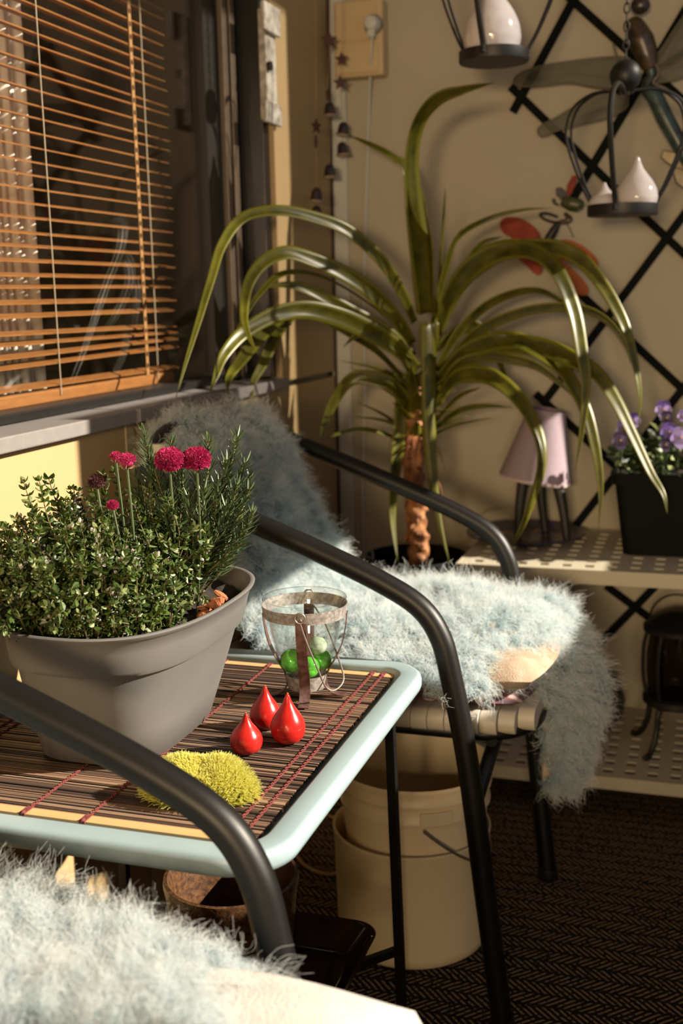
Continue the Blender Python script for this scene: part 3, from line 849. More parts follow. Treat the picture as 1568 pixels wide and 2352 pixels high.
# single sprigs that stand above the bush (placed like those in the photo, in the depth of the bush)
for px, py, yy in ((55, 1110, -1.60), (112, 1100, -1.58), (235, 1090, -1.55), (150, 1150, -1.60), (210, 1120, -1.56), (20, 1215, -1.62), (262, 1085, -1.53), (10, 1330, -1.64), (300, 1130, -1.54), (75, 1180, -1.62), (385, 1150, -1.53), (340, 1120, -1.52), (470, 1210, -1.52), (90, 1105, -1.61)):
    t = onY(px, py, yy)
    thyme_stem((max(min(t.x + random.uniform(-.01, .03), 0.30), 0.15), max(t.y, -1.64), 0.70), t, (0.012, 0, 0.0), 1.15, 1.25, 0.12)
thy = stem_mb.build('thyme_stems', STM, pln)
l1.build('thyme_leaves', TH1, thy, smooth=False); l2.build('thyme_young_leaves', TH2, thy, smooth=False)
blo.build('thyme_blossoms', BLO, thy, smooth=False)

# --- rosemary
RO = leafmat('rosemary_needle', lin(58, 82, 50), lin(104, 124, 78), 0.2, 0.4)
rs, rl = MB(), MB()
def sprig(root, tip, nl, L=0.021, bend=(0, 0, 0)):
    root, tip = Vector(root), Vector(tip)
    pts = catmull([root, root.lerp(tip, .35) + Vector(bend) * .7, root.lerp(tip, .7) + Vector(bend), tip], 7); n = len(pts)
    rs.tube(pts, [0.0018 - 0.001 * i / n for i in range(n)], 6)
    for i in range(nl):
        f = 0.22 + 0.78 * (i / nl); x = f * (n - 1.001); k = int(x)
        p = pts[k].lerp(pts[k + 1], x - k); t = (pts[k + 1] - pts[k]).normalized()
        ref = Vector((1, 0, 0)) if abs(t.x) < .8 else Vector((0, 1, 0))
        u = t.cross(ref).normalized(); v = t.cross(u); a = i * 2.4 + random.gauss(0, .3)
        o_ = u * math.cos(a) + v * math.sin(a)
        d = (o_ * random.uniform(.55, .95) + t * random.uniform(.7, 1.2)).normalized()
        sd = d.cross(o_.cross(d)).normalized() if random.random() < .5 else d.cross(o_).normalized()
        sd = d.cross(o_).normalized()
        ll = L * random.uniform(.75, 1.15) * (1 - 0.35 * max(0, f - .8) / .2)
        pp = [p + d * ll * q + t * ll * 0.10 * q * q for q in (0, .33, .66, 1)]
        up = sd.cross(d)
        w = 0.0013
        vs = []
        for q, pw in zip(pp, (0.6, 1, 0.9, 0.15)):
            vs += [q + sd * w * pw, q + up * w * .55 * pw, q - sd * w * pw, q - up * w * .4 * pw]
        fs = []
        for j in range(3):
            for s in range(4): fs.append((j * 4 + s, j * 4 + (s + 1) % 4, j * 4 + 4 + (s + 1) % 4, j * 4 + 4 + s))
        rl.add(vs, fs)
for px, py, yy, dx in ((330, 988, -1.50, 0), (392, 1010, -1.47, 0), (480, 1008, -1.46, 0), (545, 1000, -1.43, 0), (520, 1055, -1.45, 0), (565, 1060, -1.44, 0), (350, 1060, -1.52, 0), (450, 1040, -1.45, 0), (500, 1100, -1.47, 0),
                       (575, 1120, -1.44, 0), (580, 1180, -1.45, 0), (420, 1080, -1.48, 0), (545, 1110, -1.46, 0), (470, 1120, -1.49, 0), (575, 1090, -1.42, 0), (520, 1160, -1.48, 0), (560, 1215, -1.46, 0), (310, 1090, -1.52, 0), (430, 1140, -1.5, 0), (380, 1100, -1.5, 0), (550, 1150, -1.43, 0)):
    t = onY(px, py, yy)
    r0 = (bez(.62, 0.245, min(t.x, 0.31)) + random.uniform(-.02, .02), bez(.5, -1.46, yy) + random.uniform(-.02, .02), 0.70)
    sprig(r0, t, int(95 * (t - Vector(r0)).length / 0.2), bend=(0.006, 0, -0.004))
ros = rs.build('rosemary_stems', M('rosemary_stem', lin(120, 112, 70), 0.7), pln); rl.build('rosemary_needles', RO, ros, ang=30)

# --- thrift: pink globe flowers
PK = leafmat('magenta_petal', lin(176, 14, 84), lin(226, 64, 128), 0.3, 0.5)
PKD = leafmat('withered_petal', lin(84, 44, 52), lin(120, 74, 70), 0.2, 0.7)
BR = M('papery_bract', lin(196, 164, 126), 0.8, 0.3, 200)
GS = M('green_flower_stem', lin(70, 90, 40), 0.6, 0.2, 60)
def thrift(px, py, yy, r, root_dx, mat, full=True):
    c = onY(px, py, yy); base = Vector((c.x + root_dx, c.y + random.uniform(-.01, .01), 0.70))
    pts = catmull([base, base.lerp(c, .5) + Vector((0.004, 0, 0)), c - Vector((0, 0, r * .6))], 8)
    st = MB().tube(pts, 0.0015, 7).build('flower_stem', GS, pln)
    h = MB(); N = 190 if full else 80
    for i in range(N):
        z = 1 - 1.75 * (i + .5) / N if full else 1 - 0.9 * (i + .5) / N
        ph = i * 2.39996; q = math.sqrt(max(0, 1 - z * z))
        d = Vector((q * math.cos(ph), q * math.sin(ph), z * 0.82)).normalized()
        p = c + Vector((d.x * r, d.y * r, d.z * r * 0.84)) * random.uniform(.80, .92)
        for s in range(3):
            dd = (d * 1.1 + Vector((random.gauss(0, .55), random.gauss(0, .55), random.gauss(0, .55)))).normalized()
            diamond(h, p, dd, dd.orthogonal().normalized(), r * 0.30, r * 0.26, 0.5)
    h.sphere(c, r * 0.82, (1, 1, .84), 16, 10)
    h.build('flower_head', mat, st, smooth=False)
    b = MB()
    for i in range(16):
        a = i * 2.4; d = Vector((math.cos(a), math.sin(a), 0.25 + (i % 3) * .3)).normalized()
        diamond(b, c - Vector((0, 0, r * .75)), d, d.orthogonal().normalized(), r * (1.05 if not full else .8), r * .5, .3)
    b.build('bracts', BR, st, smooth=False)
thrift(389, 1057, -1.52, 0.0150, -0.004, PK); thrift(451, 1055, -1.50, 0.0146, -0.008, PK)
thrift(266, 1050, -1.55, 0.0066, 0.004, PK, False); thrift(291, 1060, -1.56, 0.0096, 0.0, PK, False)
thrift(222, 1106, -1.57, 0.0088, 0.01, PKD); thrift(259, 1160, -1.58, 0.0060, 0.01, PK)

# ================================================================== TABLE-TOP THINGS
ZT = ZM + 0.0016
REDW = M('red_glossy_wax', lin(216, 44, 36), 0.22, 0.12, 30, col2=lin(200, 34, 30), bmp=0.08, bscale=60)
WICK = M('waxed_wick', lin(214, 120, 60), 0.6)
def drop_candle(px, py, r, h, label):
    p = onZ(px, py, ZT); c = Vector((p.x, p.y + r * 0.75, ZT))
    pr = [(0.0, 0.0), (0.45, 0.0), (0.72, 0.035), (0.92, 0.14), (1.0, 0.27), (0.985, 0.36), (0.89, 0.47), (0.70, 0.59), (0.48, 0.70), (0.31, 0.80), (0.20, 0.89), (0.135, 0.955), (0.09, 0.985), (0.0, 1.0)]
    pp = catmull([(a, b, 0) for a, b in pr], 4)
    root = thing('drop_candle', label, 'candle', tuple(c), 'red drop candles')
    lean = random.uniform(-.03, .03)
    mb = MB().lathe([(max(q.x, 0.0001) * r, max(q.y, 0) * h) for q in pp], c, 40, Euler((0, lean, 0)).to_matrix())
    mb.build('wax', REDW, root, ang=180)
    MB().tube([c + Vector((lean * h, 0, h * .985)), c + Vector((lean * h + .0005, 0, h * 1.02))], 0.0011, 6).build('wick', WICK, root)
drop_candle(555, 1737, 0.0182, 0.0445, 'smallest red drop candle, next to the green moss')
drop_candle(600, 1679, 0.0185, 0.0500, 'red drop candle furthest back, partly hidden by another candle')
drop_candle(651, 1713, 0.0198, 0.0560, 'largest red drop candle, with a scratch on its right side')

# moss cushion
mc = onZ(458, 1800, ZT + 0.012)
moss = thing('moss_cushion', 'bright yellow green moss cushion on the placemat', 'moss', (mc.x, mc.y, ZT))
mb = MB(); rg = []
for i in range(0, 11):
    f = i / 10; ph = f * PI / 2; ring = []
    for k in range(48):
        t = 2 * PI * k / 48
        rr = 1 + 0.10 * math.sin(2 * t + .6) + 0.06 * math.sin(3 * t + 2)
        x, y = 0.052 * rr * math.cos(ph) * math.cos(t), 0.036 * rr * math.cos(ph) * math.sin(t)
        dip = 0.008 * math.exp(-((x - 0.004) / .014) ** 2) * (1 if y > -.02 else .4)
        ring.append(Vector((mc.x + x, mc.y + y, ZT + max(0.001, (0.038 * math.sin(ph) + 0.004 * math.sin(ph) * math.sin(t * 2)) - dip * math.sin(ph)))))
    rg.append(ring)
mb.rings(rg, True, False)
core = mb.build('moss_core', M('dark_moss', lin(70, 84, 20), 0.95), moss, ang=180)
P = np.array([[tuple(p) for p in r_] for r_ in rg])
nS = 11000; fi = np.sqrt(rng.uniform(0, 1, nS)) ; fi = (1 - fi) * 9.4 if False else rng.uniform(0, 1, nS) ** 0.8 * 9.8
fj = rng.uniform(0, 48, nS); i0 = fi.astype(int); j0 = fj.astype(int) % 48; a = (fi - i0)[:, None]; b = (fj - fj.astype(int))[:, None]
j1 = (j0 + 1) % 48
pos = P[i0, j0] * (1 - a) * (1 - b) + P[i0 + 1, j0] * a * (1 - b) + P[i0, j1] * (1 - a) * b + P[i0 + 1, j1] * a * b
nrm = pos - np.array([mc.x, mc.y, ZT - 0.02]); nrm[:, :2] *= 0.8; nrm /= np.linalg.norm(nrm, axis=1, keepdims=True)
dirs = nrm + rng.normal(0, .38, (nS, 3)); dirs /= np.linalg.norm(dirs, axis=1, keepdims=True)
Ls = rng.uniform(0.006, 0.0125, nS); K = 4; S = np.zeros((nS, K, 3))
for q in range(K):
    t = q / (K - 1); S[:, q] = pos + dirs * (Ls * t)[:, None] + np.array([0, 0, -1]) * (Ls * t * t * .15)[:, None]
MOSSM = woolmat('moss_blades', lin(190, 188, 60, 0.74), lin(236, 230, 96, 0.74), lin(250, 246, 160, 0.74))
fur_object('moss_blades', MOSSM, S, 0.00042, moss, ORIG[moss.name])

# glass lantern in a metal stand
JC = Vector((0.395, -1.345, ZT))
jar = thing('glass_lantern', 'clear glass lantern in a metal stand with a wire bail handle', 'lantern', tuple(JC))
GALV = M('speckled_zinc', lin(196, 190, 186), 0.5, 0.3, 200, metal=0.2, bmp=0.15, bscale=300, col2=lin(134, 124, 120), detail=6)
ZINC_SHADE = M('shaded_zinc', lin(136, 104, 98), 0.5, 0.3, 110, metal=0.2, bmp=0.15, bscale=300, col2=lin(84, 52, 48), detail=6)  # darker brown zinc, the legs' shade put into the colour
GL = glassmat('clear_lantern_glass', (0.975, 0.985, 0.975, 1), 1.1)
gp = [(0.0, 0.020), (0.018, 0.0205), (0.023, 0.024), (0.0265, 0.032), (0.0315, 0.045), (0.0375, 0.062), (0.043, 0.085), (0.047, 0.108), (0.0505, 0.1235), (0.0525, 0.127), (0.0520, 0.1285), (0.0495, 0.1265), (0.0455, 0.107), (0.0415, 0.085), (0.036, 0.063), (0.030, 0.047), (0.025, 0.034), (0.021, 0.027), (0.0, 0.025)]
MB().lathe([(max(r_, 1e-4), z_) for r_, z_ in gp], JC, 64).build('glass_bowl', GL, jar, ang=180)
mb = MB(); bz0, bz1 = 0.1055, 0.1205
mb.lathe([(0.0503, bz0), (0.0515, bz0), (0.0538, bz1), (0.0526, bz1), (0.0503, bz0)], JC, 64); mb.build('band', GALV, jar, ang=30)
mb = MB().lathe([(0.0225, 0.012), (0.0235, 0.012), (0.0265, 0.030), (0.0255, 0.030), (0.0225, 0.012)], JC, 48)
mb.lathe([(0.0001, 0.013), (0.0230, 0.013)], JC, 48); mb.build('cup_ring', GALV, jar, ang=30)
def strap_path(a):
    pr = [(0.0525, 0.108), (0.0505, 0.090), (0.0455, 0.068), (0.0375, 0.050), (0.0285, 0.034), (0.0245, 0.020), (0.0270, 0.009), (0.037, 0.0025), (0.050, 0.0006)]
    pp = catmull([(r_, z_, 0) for r_, z_ in pr], 6); return [JC + Vector((q.x * math.cos(a), q.x * math.sin(a), q.y + .0006)) for q in pp]
A0 = math.radians(-76)
for k in range(4):
    a = A0 + k * PI / 2; path = strap_path(a); side = Vector((-math.sin(a), math.cos(a), 0)); m_ = MB()
    rgs = []
    for i, p in enumerate(path):
        t = (path[min(i + 1, len(path) - 1)] - path[max(i - 1, 0)]).normalized(); n_ = side.cross(t); w = 0.0066
        rgs.append([p - side * w - n_ * .0006, p + side * w - n_ * .0006, p + side * w + n_ * .0006, p - side * w + n_ * .0006])
    m_.rings(rgs, True, True); m_.build('leg', ZINC_SHADE, jar, smooth=False)
WIRE = M('grey_wire', lin(150, 140, 130), 0.45, 0.2, 200, metal=0.5)
mb = MB(); rp = []
for s in (0, 1):
    a = A0 + s * PI; d = Vector((math.cos(a), math.sin(a), 0)); sd = Vector((-d.y, d.x, 0))
    c = JC + d * 0.0575 + Vector((0, 0, 0.1165))
    mb.tube([c + (sd * math.cos(t * PI / 8) + Vector((0, 0, 1)) * math.sin(t * PI / 8)) * 0.0062 for t in range(16)], 0.0011, 8, closed=True)
    mb.sphere(c + Vector((0, 0, -.004)) - d * .003, 0.0024, seg=8, rings=6)
    rp.append((c, d, sd))
drop = Vector((0.045, 0.012, -0.075))
(c0_, d0, s0), (c1_, d1, s1_) = rp
pts = [c0_ + Vector((0, 0, -0.006)), c0_ + Vector((0.006, 0.004, -0.030)), c0_ + Vector((0.016, 0.012, -0.064)), JC + Vector((0.038, -0.036, 0.026)), JC + Vector((0.047, -0.026, 0.0205)), JC + Vector((0.052, -0.010, 0.030)),
       c1_ + Vector((0.052, -0.046, -0.064)), c1_ + Vector((0.026, -0.016, -0.032)), c1_ + Vector((0, 0, -0.006))]
mb.tube(catmull(pts, 8), 0.0012, 8)
mb.build('bail_handle', WIRE, jar)
def glassball(name, col, refr=True):
    m, nt, b, o = newmat(name)
    b.inputs['Base Color'].default_value = col; b.inputs['Roughness'].default_value = 0.04
    b.inputs['Transmission Weight'].default_value = 0.55; b.inputs['IOR'].default_value = 1.45
    n = nz(nt, 90, 2); r = ramp(nt, n.outputs['Fac'], [(0.35, tuple(np.array(col[:3]) * .6) + (1,)), (0.6, col)])
    nt.links.new(r.outputs[0], b.inputs['Base Color'])
    return m
GG = glassball('green_glass', lin(120, 232, 80, 1.0)); GW = glassball('clear_greenish_glass', lin(214, 236, 204, 1.0))
for (dx, dy, dz, r_, m_, lb) in ((-0.0175, -0.004, 0.0455, 0.0150, GG, 'bright green glass marble at the left inside the lantern'),
                                 (0.0085, -0.0145, 0.0420, 0.0135, GG, 'green glass marble behind the front strap inside the lantern'),
                                 (0.0155, 0.0125, 0.0440, 0.0135, GG, 'dark green marble low at the right inside the lantern'),
                                 (0.0165, -0.0010, 0.0670, 0.0115, GW, 'clear pale marble lying on top of the green ones in the lantern')):
    o = MB().sphere(JC + Vector((dx, dy, dz)), r_, seg=28, rings=18).build('glass_marble', m_, ang=180)
    tag(o, lb, 'marble', 'marbles in the glass lantern')

# ================================================================== SHELF RACK
shf = thing('shelf_rack', 'cream perforated plastic shelf rack with two levels against the back wall', 'shelf', (0.8, -0.22, 0))
SX0, SX1, SY0, SY1 = 0.385, 1.30, -0.425, -0.022
def perforated(z0, z1):
    """shelf board with a grid of square holes"""
    mb = MB(); P, Hh = 0.0442, 0.0195
    xs = [SX0 + 0.004]; ys = [SY0 + 0.004]
    x = SX0 + 0.030
    while x + Hh < SX1 - 0.02: xs += [x, x + Hh]; x += P
    xs.append(SX1 - 0.004)
    y = SY0 + 0.026
    while y + Hh < SY1 - 0.012: ys += [y, y + Hh]; y += P
    ys.append(SY1 - 0.004)
    zt = z1; zb = z1 - 0.004
    nx, ny = len(xs), len(ys)
    vs = [(x, y, zt) for x in xs for y in ys] + [(x, y, zb) for x in xs for y in ys]
    q = nx * ny; fs = []
    hole = lambda i, j: i % 2 == 1 and j % 2 == 1
    for i in range(nx - 1):
        for j in range(ny - 1):
            a = i * ny + j
            if not hole(i, j):
                fs.append((a, a + ny, a + ny + 1, a + 1)); fs.append((q + a, q + a + 1, q + a + ny + 1, q + a + ny))
            else:
                b = (a, a + ny, a + ny + 1, a + 1)
                for k in range(4): fs.append((b[k], b[(k + 1) % 4], q + b[(k + 1) % 4], q + b[k]))
    mb.add(vs, fs)
    for lo, hi in (((SX0, SY0, z0), (SX1, SY0 + 0.0045, z1 + 0.0005)), ((SX0, SY1 - 0.0045, z0), (SX1, SY1, z1 + 0.0005)), ((SX0, SY0 + 0.0045, z0), (SX0 + 0.0045, SY1 - 0.0045, z1 + 0.0005)), ((SX1 - 0.0045, SY0 + 0.0045, z0), (SX1, SY1 - 0.0045, z1 + 0.0005))):
        mb.box(lo, hi)
    return mb
ZS1, ZS0 = 0.515, 0.092
perforated(ZS1 - 0.028, ZS1).build('shelf_board', SHELFM, shf, smooth=False)
perforated(ZS0 - 0.026, ZS0).build('shelf_board', SHELFM, shf, smooth=False)
for x in (SX0 + 0.022, SX1 - 0.022):
    for y in (SY0 + 0.022, SY1 - 0.022):
        MB().lathe([(0.013, 0.0), (0.0125, ZS0 - 0.005)], (x, y, 0.0005), 16, None, True, True).lathe([(0.0115, 0), (0.0115, ZS1 - ZS0 - 0.006)], (x, y, ZS0 + 0.0005), 16, None, True, True).build('leg', SHELFM, shf)

# viola pot on the shelf
POTB = M('black_plastic_pot', lin(14, 13, 14), 0.6, 0.15, 20, spec=.12)
vp = thing('viola_pot', 'black square pot of purple violas on the upper shelf', 'potted plant', (0.82, -0.175, ZS1))
mb = MB()
def sq(x0, x1, y0, y1, z, r=0.02): return rrect(x0, x1, y0, y1, r, z, 5)
VX0, VX1, VY0, VY1 = 0.700, 0.93, -0.275, -0.075
def vring(t, i=0.0): e = bez(t, 0.0, 0.020); return sq(VX0 - e + i, VX1 + e - i, VY0 - e + i, VY1 + e - i, ZS1 + 0.001 + 0.172 * t)
mb.rings([vring(0), vring(0.05), vring(.86), vring(.861, -0.006), vring(1, -0.006), vring(1, -0.001), vring(.9, 0.004)], True, False)
mb.build('pot', POTB, vp, ang=30)
MB().rings([vring(.93, .006)], True, False).build('soil', SOIL, vp, smooth=False)
VL = leafmat('viola_leaf', lin(34, 52, 26), lin(70, 92, 44), 0.25, 0.4); VL2 = leafmat('viola_pale_leaf', lin(150, 168, 100), lin(196, 206, 150), 0.3, 0.5)
lm, lp = MB(), MB()
for i in range(420):
    a = random.random() * 6.28; q = math.sqrt(random.random())
    c = Vector((0.815 + 0.135 * q * math.cos(a), -0.185 + 0.12 * q * math.sin(a), ZS1 + 0.155 + random.random() ** 1.2 * 0.115 * (1.15 - q * .7)))
    d = Vector((math.cos(a) * (q + .3), math.sin(a) * (q + .3), random.uniform(-.2, .9))).normalized()
    sd = d.orthogonal().normalized()
    sd = (Matrix.Rotation(random.random() * 6.28, 3, d) @ sd)
    L = random.uniform(0.018, 0.032)
    diamond(lm if random.random() < .87 else lp, c, d, sd, L * (1 if random.random() < .8 else .6), L * .55)
vl = lm.build('foliage', VL, vp, smooth=False); lp.build('young_leaves', VL2, vl, smooth=False)
VIO = leafmat('violet_petal', lin(96, 70, 160), lin(150, 116, 214), 0.3, 0.5); VID = leafmat('dark_violet_petal', lin(54, 36, 70), lin(84, 60, 104), 0.25, 0.5)
VIP = leafmat('pale_lilac_petal', lin(178, 150, 226), lin(204, 184, 238), 0.3, 0.5); EYE = M('yellow_eye', lin(214, 150, 40), 0.6)
def viola(px, py, yy, r, up, lo, yaw=0.0):
    c = onY(px, py, yy); f = Vector((0.25 + yaw, -1, 0.15)).normalized(); rt = f.cross(Vector((0, 0, 1))).normalized(); u = rt.cross(f)
    st = MB().tube(catmull([c - f * 0.003, c - f * .012 + Vector((0, 0, -.004)), c - f * .02 + Vector((0, 0, -.07))], 5), 0.0011, 6).build('flower_stem', GS, vp)
    def petal(mb, ang, L, W, z):
        d = rt * math.sin(ang) + u * math.cos(ang); s = f.cross(d); ring = []
        for k in range(14):
            t = 2 * PI * k / 14; ring.append(c + d * (L * .5 + L * .52 * math.cos(t)) + s * (W * .5 * math.sin(t)) + f * (z + 0.0012 * math.cos(2 * t)))
        mb.add(ring, [tuple(range(14))])
    a, b = MB(), MB()
    petal(a, .45, r * 1.05, r * 1.15, 0); petal(a, -.45, r * 1.05, r * 1.15, -.0004)
    petal(b, 1.75, r * .95, r, .0008); petal(b, -1.75, r * .95, r, .0012); petal(b, PI, r * 1.05, r * 1.25, .0018)
    a.build('upper_petals', up, st, smooth=False); b.build('lower_petals', lo, st, smooth=False)
    MB().sphere(c + f * .0032, r * .11, seg=8, rings=6).build('eye', EYE, st)
for q in ((1432, 985, -.30, .0165, VIO, VID), (1424, 1012, -.31, .0175, VID, VID), (1455, 965, -.27, .015, VIO, VIP), (1523, 940, -.24, .018, VIO, VIP), (1530, 960, -.26, .014, VID, VID), (1536, 992, -.29, .0185, VIO, VIO),
          (1562, 1005, -.29, .021, VIP, VIP), (1528, 1022, -.30, .013, VID, VID), (1568, 955, -.2, .012, VIP, VIP)): viola(*q)

# painted plate and table lamp
PLX, PLY = 0.485, -0.165
def platemat():
    m, nt, b, o = newmat('painted_plate_glaze')
    tc = nt.nodes.new('ShaderNodeTexCoord'); v = nt.nodes.new('ShaderNodeTexVoronoi'); v.inputs['Scale'].default_value = 26
    nt.links.new(tc.outputs['Object'], v.inputs['Vector'])
    r = ramp(nt, v.outputs['Distance'], [(0.0, lin(206, 150, 84)), (0.3, lin(120, 58, 40)), (0.5, lin(44, 54, 70)), (0.75, lin(30, 40, 66)), (1.0, lin(150, 140, 116))])
    nt.links.new(r.outputs[0], b.inputs['Base Color']); b.inputs['Roughness'].default_value = 0.25
    return m
plt = thing('painted_plate', 'round painted plate with a blue rim under the lilac lamp', 'plate', (PLX, PLY, ZS1))
MB().lathe([(0.0001, 0.001), (0.085, 0.001), (0.09, 0.004), (0.088, 0.007), (0.080, 0.0045), (0.0001, 0.004)], (PLX, PLY, ZS1 + .0008), 64).build('plate_well', platemat(), plt)
MB().lathe([(0.088, 0.0045), (0.092, 0.004), (0.128, 0.014), (0.131, 0.017), (0.128, 0.0185), (0.088, 0.0075)], (PLX, PLY, ZS1 + .0008), 64).build('plate_rim', M('blue_plate_rim', lin(40, 58, 104), 0.25, 0.4, 60, col2=lin(60, 50, 60)), plt)
lamp = thing('table_lamp', 'small lilac shade lamp on three dark legs standing on the painted plate', 'lamp', (0.505, -0.165, ZS1 + 0.006))
LIL = M('lilac_lamp_shade', lin(172, 152, 164), 0.8, 0.06, 60, bmp=0.1, bscale=500)
ct, cb = onY(1256, 940, -0.165), onY(1229, 1098, -0.165)
ax = (ct - cb); hgt = ax.length; rotl = ax.to_track_quat('Z', 'Y').to_matrix()
MB().lathe([(0.0785, 0.0), (0.0395, hgt), (0.0380, hgt), (0.0770, 0.0), (0.0785, 0.0)], cb, 64, rotl).build('lamp_shade', LIL, lamp, ang=30)
MB().lathe([(0.0790, -0.002), (0.0790, 0.003), (0.0765, 0.003), (0.0765, -0.002), (0.0790, -0.002)], cb, 64, rotl).build('shade_trim', M('pale_lilac_trim', lin(216, 196, 198), 0.7), lamp, ang=30)
LEGM = M('dark_grey_lamp_leg', lin(46, 44, 44), 0.5, 0.3, 30)
for pt, pb, yy in (((1203, 1090), (1188, 1228), -0.185), ((1276, 1090), (1302, 1230), -0.19), ((1240, 1090), (1252, 1216), -0.09)):
    a, b = onY(pt[0], pt[1], yy), onY(pb[0], pb[1], yy); b.z = ZS1 + 0.0055 if yy < -.1 else ZS1 + 0.0055
    MB().tube(catmull([a, a.lerp(b, .5) + Vector((0.003 if pt[0] > 1250 else -.002, 0, 0)), b], 6), [0.0135 - 0.0055 * i / 12 for i in range(13)], 12).build('leg', LEGM, lamp)
MB().tube([cb + Vector((0, 0, .02)), ct - Vector((0, 0, .03))], 0.009, 12).sphere(cb + ax * .6, 0.022, seg=16, rings=10).build('bulb_holder', WHITE, lamp)
MB().tube(catmull([tuple(cb + Vector((-.005, 0.03, 0))), tuple(onY(1180, 1162, -.10)), tuple(onY(1120, 1172, -.10)), tuple(onY(1082, 1195, -.11)), tuple(onY(1066, 1245, -.13)), (0.372, -0.16, ZS1 - 0.03), (0.368, -0.12, 0.2), (0.37, -0.05, 0.02)], 8), 0.0022, 8).build('cord', M('beige_cable', lin(206, 186, 150), 0.6), lamp)

# things on the lower shelf
lan = thing('scroll_lantern', 'dark iron lantern with scrolled feet at the right end of the lower shelf', 'lantern', (0.80, -0.24, ZS0))
LC = Vector((0.812, -0.235, ZS0 + 0.001))
mb = MB()
for k in range(4):
    a = PI / 4 + k * PI / 2 + .25; d = Vector((math.cos(a), math.sin(a), 0)); sd = Vector((-d.y, d.x, 0))
    pr = [(0.104, 0.006), (0.094, 0.004), (0.078, 0.018), (0.064, 0.05), (0.060, 0.085), (0.052, 0.10), (0.040, 0.108)]
    path = [LC + d * p.x + Vector((0, 0, p.y)) for p in catmull([(x, z, 0) for x, z in pr], 5)]
    m_ = MB().tube(path, 0.0062, 8, flat=(1.0, 1.0)); m_.build('leg', DARKIRON, lan)
MB().lathe([(0.001, 0.100), (0.062, 0.100), (0.066, 0.104), (0.066, 0.116), (0.060, 0.118), (0.001, 0.116)], LC, 40).build('base', DARKIRON, lan)
for k in range(6):
    a = k * PI / 3; d = Vector((math.cos(a), math.sin(a), 0))
    MB().tube(catmull([LC + d * .058 + Vector((0, 0, .116)), LC + d * .066 + Vector((0, 0, .16)), LC + d * .066 + Vector((0, 0, .22)), LC + d * .058 + Vector((0, 0, .258))], 5), 0.004, 8).build('bar', DARKIRON, lan)
MB().lathe([(0.060, 0.256), (0.068, 0.258), (0.069, 0.268), (0.045, 0.285), (0.02, 0.295), (0.001, 0.296)], LC, 40).build('roof', DARKIRON, lan)
MB().lathe([(0.055, 0.12), (0.060, 0.17), (0.060, 0.21), (0.054, 0.255)], LC, 40).build('glass', glassmat('smoky_lantern_glass', (.35, .33, .3, 1), 1.0), lan)
MB().tube([LC + Vector((0.055 * math.cos(t), 0, .28 + 0.055 * math.sin(t))) for t in [PI * i / 14 for i in range(15)]], 0.0025, 8).build('handle', DARKIRON, lan)
dp = MB().lathe([(0.001, 0), (0.060, 0), (0.088, 0.03), (0.094, 0.065), (0.082, 0.10), (0.070, 0.112), (0.074, 0.120), (0.066, 0.120), (0.064, 0.110), (0.001, 0.10)], (0.612, -0.15, ZS0 + .001), 48).build('dark_bowl', M('black_glaze', lin(24, 22, 22), 0.3, 0.3, 40))
tag(dp, 'dark round bowl on the lower shelf behind the hanging sheepskin', 'bowl')

# ================================================================== FLOOR THINGS
BKT = M('cream_bucket_plastic', lin(246, 228, 194, 0.9), 0.4, 0.04, 8)
BX, BY = 0.420, -0.930
lowb = thing('storage_tub', 'tall cream tub on the carpet holding the lidless bucket', 'tub', (BX, BY, 0))
mb = MB(); mb.lathe([(0.0001, 0.0008), (0.116, 0.0008), (0.1225, 0.006), (0.1245, 0.02), (0.1285, 0.192), (0.1300, 0.194), (0.1300, 0.197), (0.1262, 0.197), (0.1225, 0.02), (0.0001, 0.006)], (BX, BY, 0), 80)
mb.build('body', BKT, lowb, ang=50)
ub = thing('white_bucket', 'ridged cream bucket without a lid standing inside the tub', 'bucket', (BX + .006, BY, 0.008))
ux = BX + 0.006
ubz = 0.0085
pr = [(0.0001, 0.0), (0.100, 0.0), (0.1050, 0.006), (0.1145, 0.188), (0.1175, 0.2165), (0.1175, 0.233), (0.1225, 0.2345), (0.1235, 0.240), (0.1215, 0.243), (0.1205, 0.262), (0.1245, 0.264), (0.1255, 0.269), (0.1235, 0.272), (0.1230, 0.284), (0.1270, 0.286), (0.1280, 0.293), (0.1255, 0.297), (0.1225, 0.295), (0.1205, 0.280), (0.1015, 0.006), (0.0001, 0.004)]
MB().lathe(pr, (ux, BY, ubz), 96).build('body', BKT, ub, ang=35)
# handle lug and tear strip on the rim
for a0, a1, z0, z1, r0 in ((math.radians(-72), math.radians(-47), 0.238, 0.260, 0.1262), (math.radians(95), math.radians(120), 0.238, 0.260, 0.1262)):
    ro, ri, n = [], [], 10
    rg = []
    for i in range(n + 1):
        a = a0 + (a1 - a0) * i / n; c, s_ = math.cos(a), math.sin(a)
        rg.append([Vector((ux + c * r, BY + s_ * r, ubz + z)) for r, z in ((0.119, z0), (r0, z0), (r0, z1), (0.119, z1))])
    MB().rings(rg, True, True).build('lug', BKT, ub, smooth=False, bevel=0.0012)
hp = [Vector((ux + 0.123 * math.cos(a), BY + 0.128 * math.sin(a), ubz + 0.232 - 0.085 * math.sin((a + 1.2) / 2.4 * PI))) for a in [-1.2 + 2.4 * i / 24 for i in range(25)]]
MB().tube(hp, 0.0022, 8).build('wire_handle', WIRE, ub)

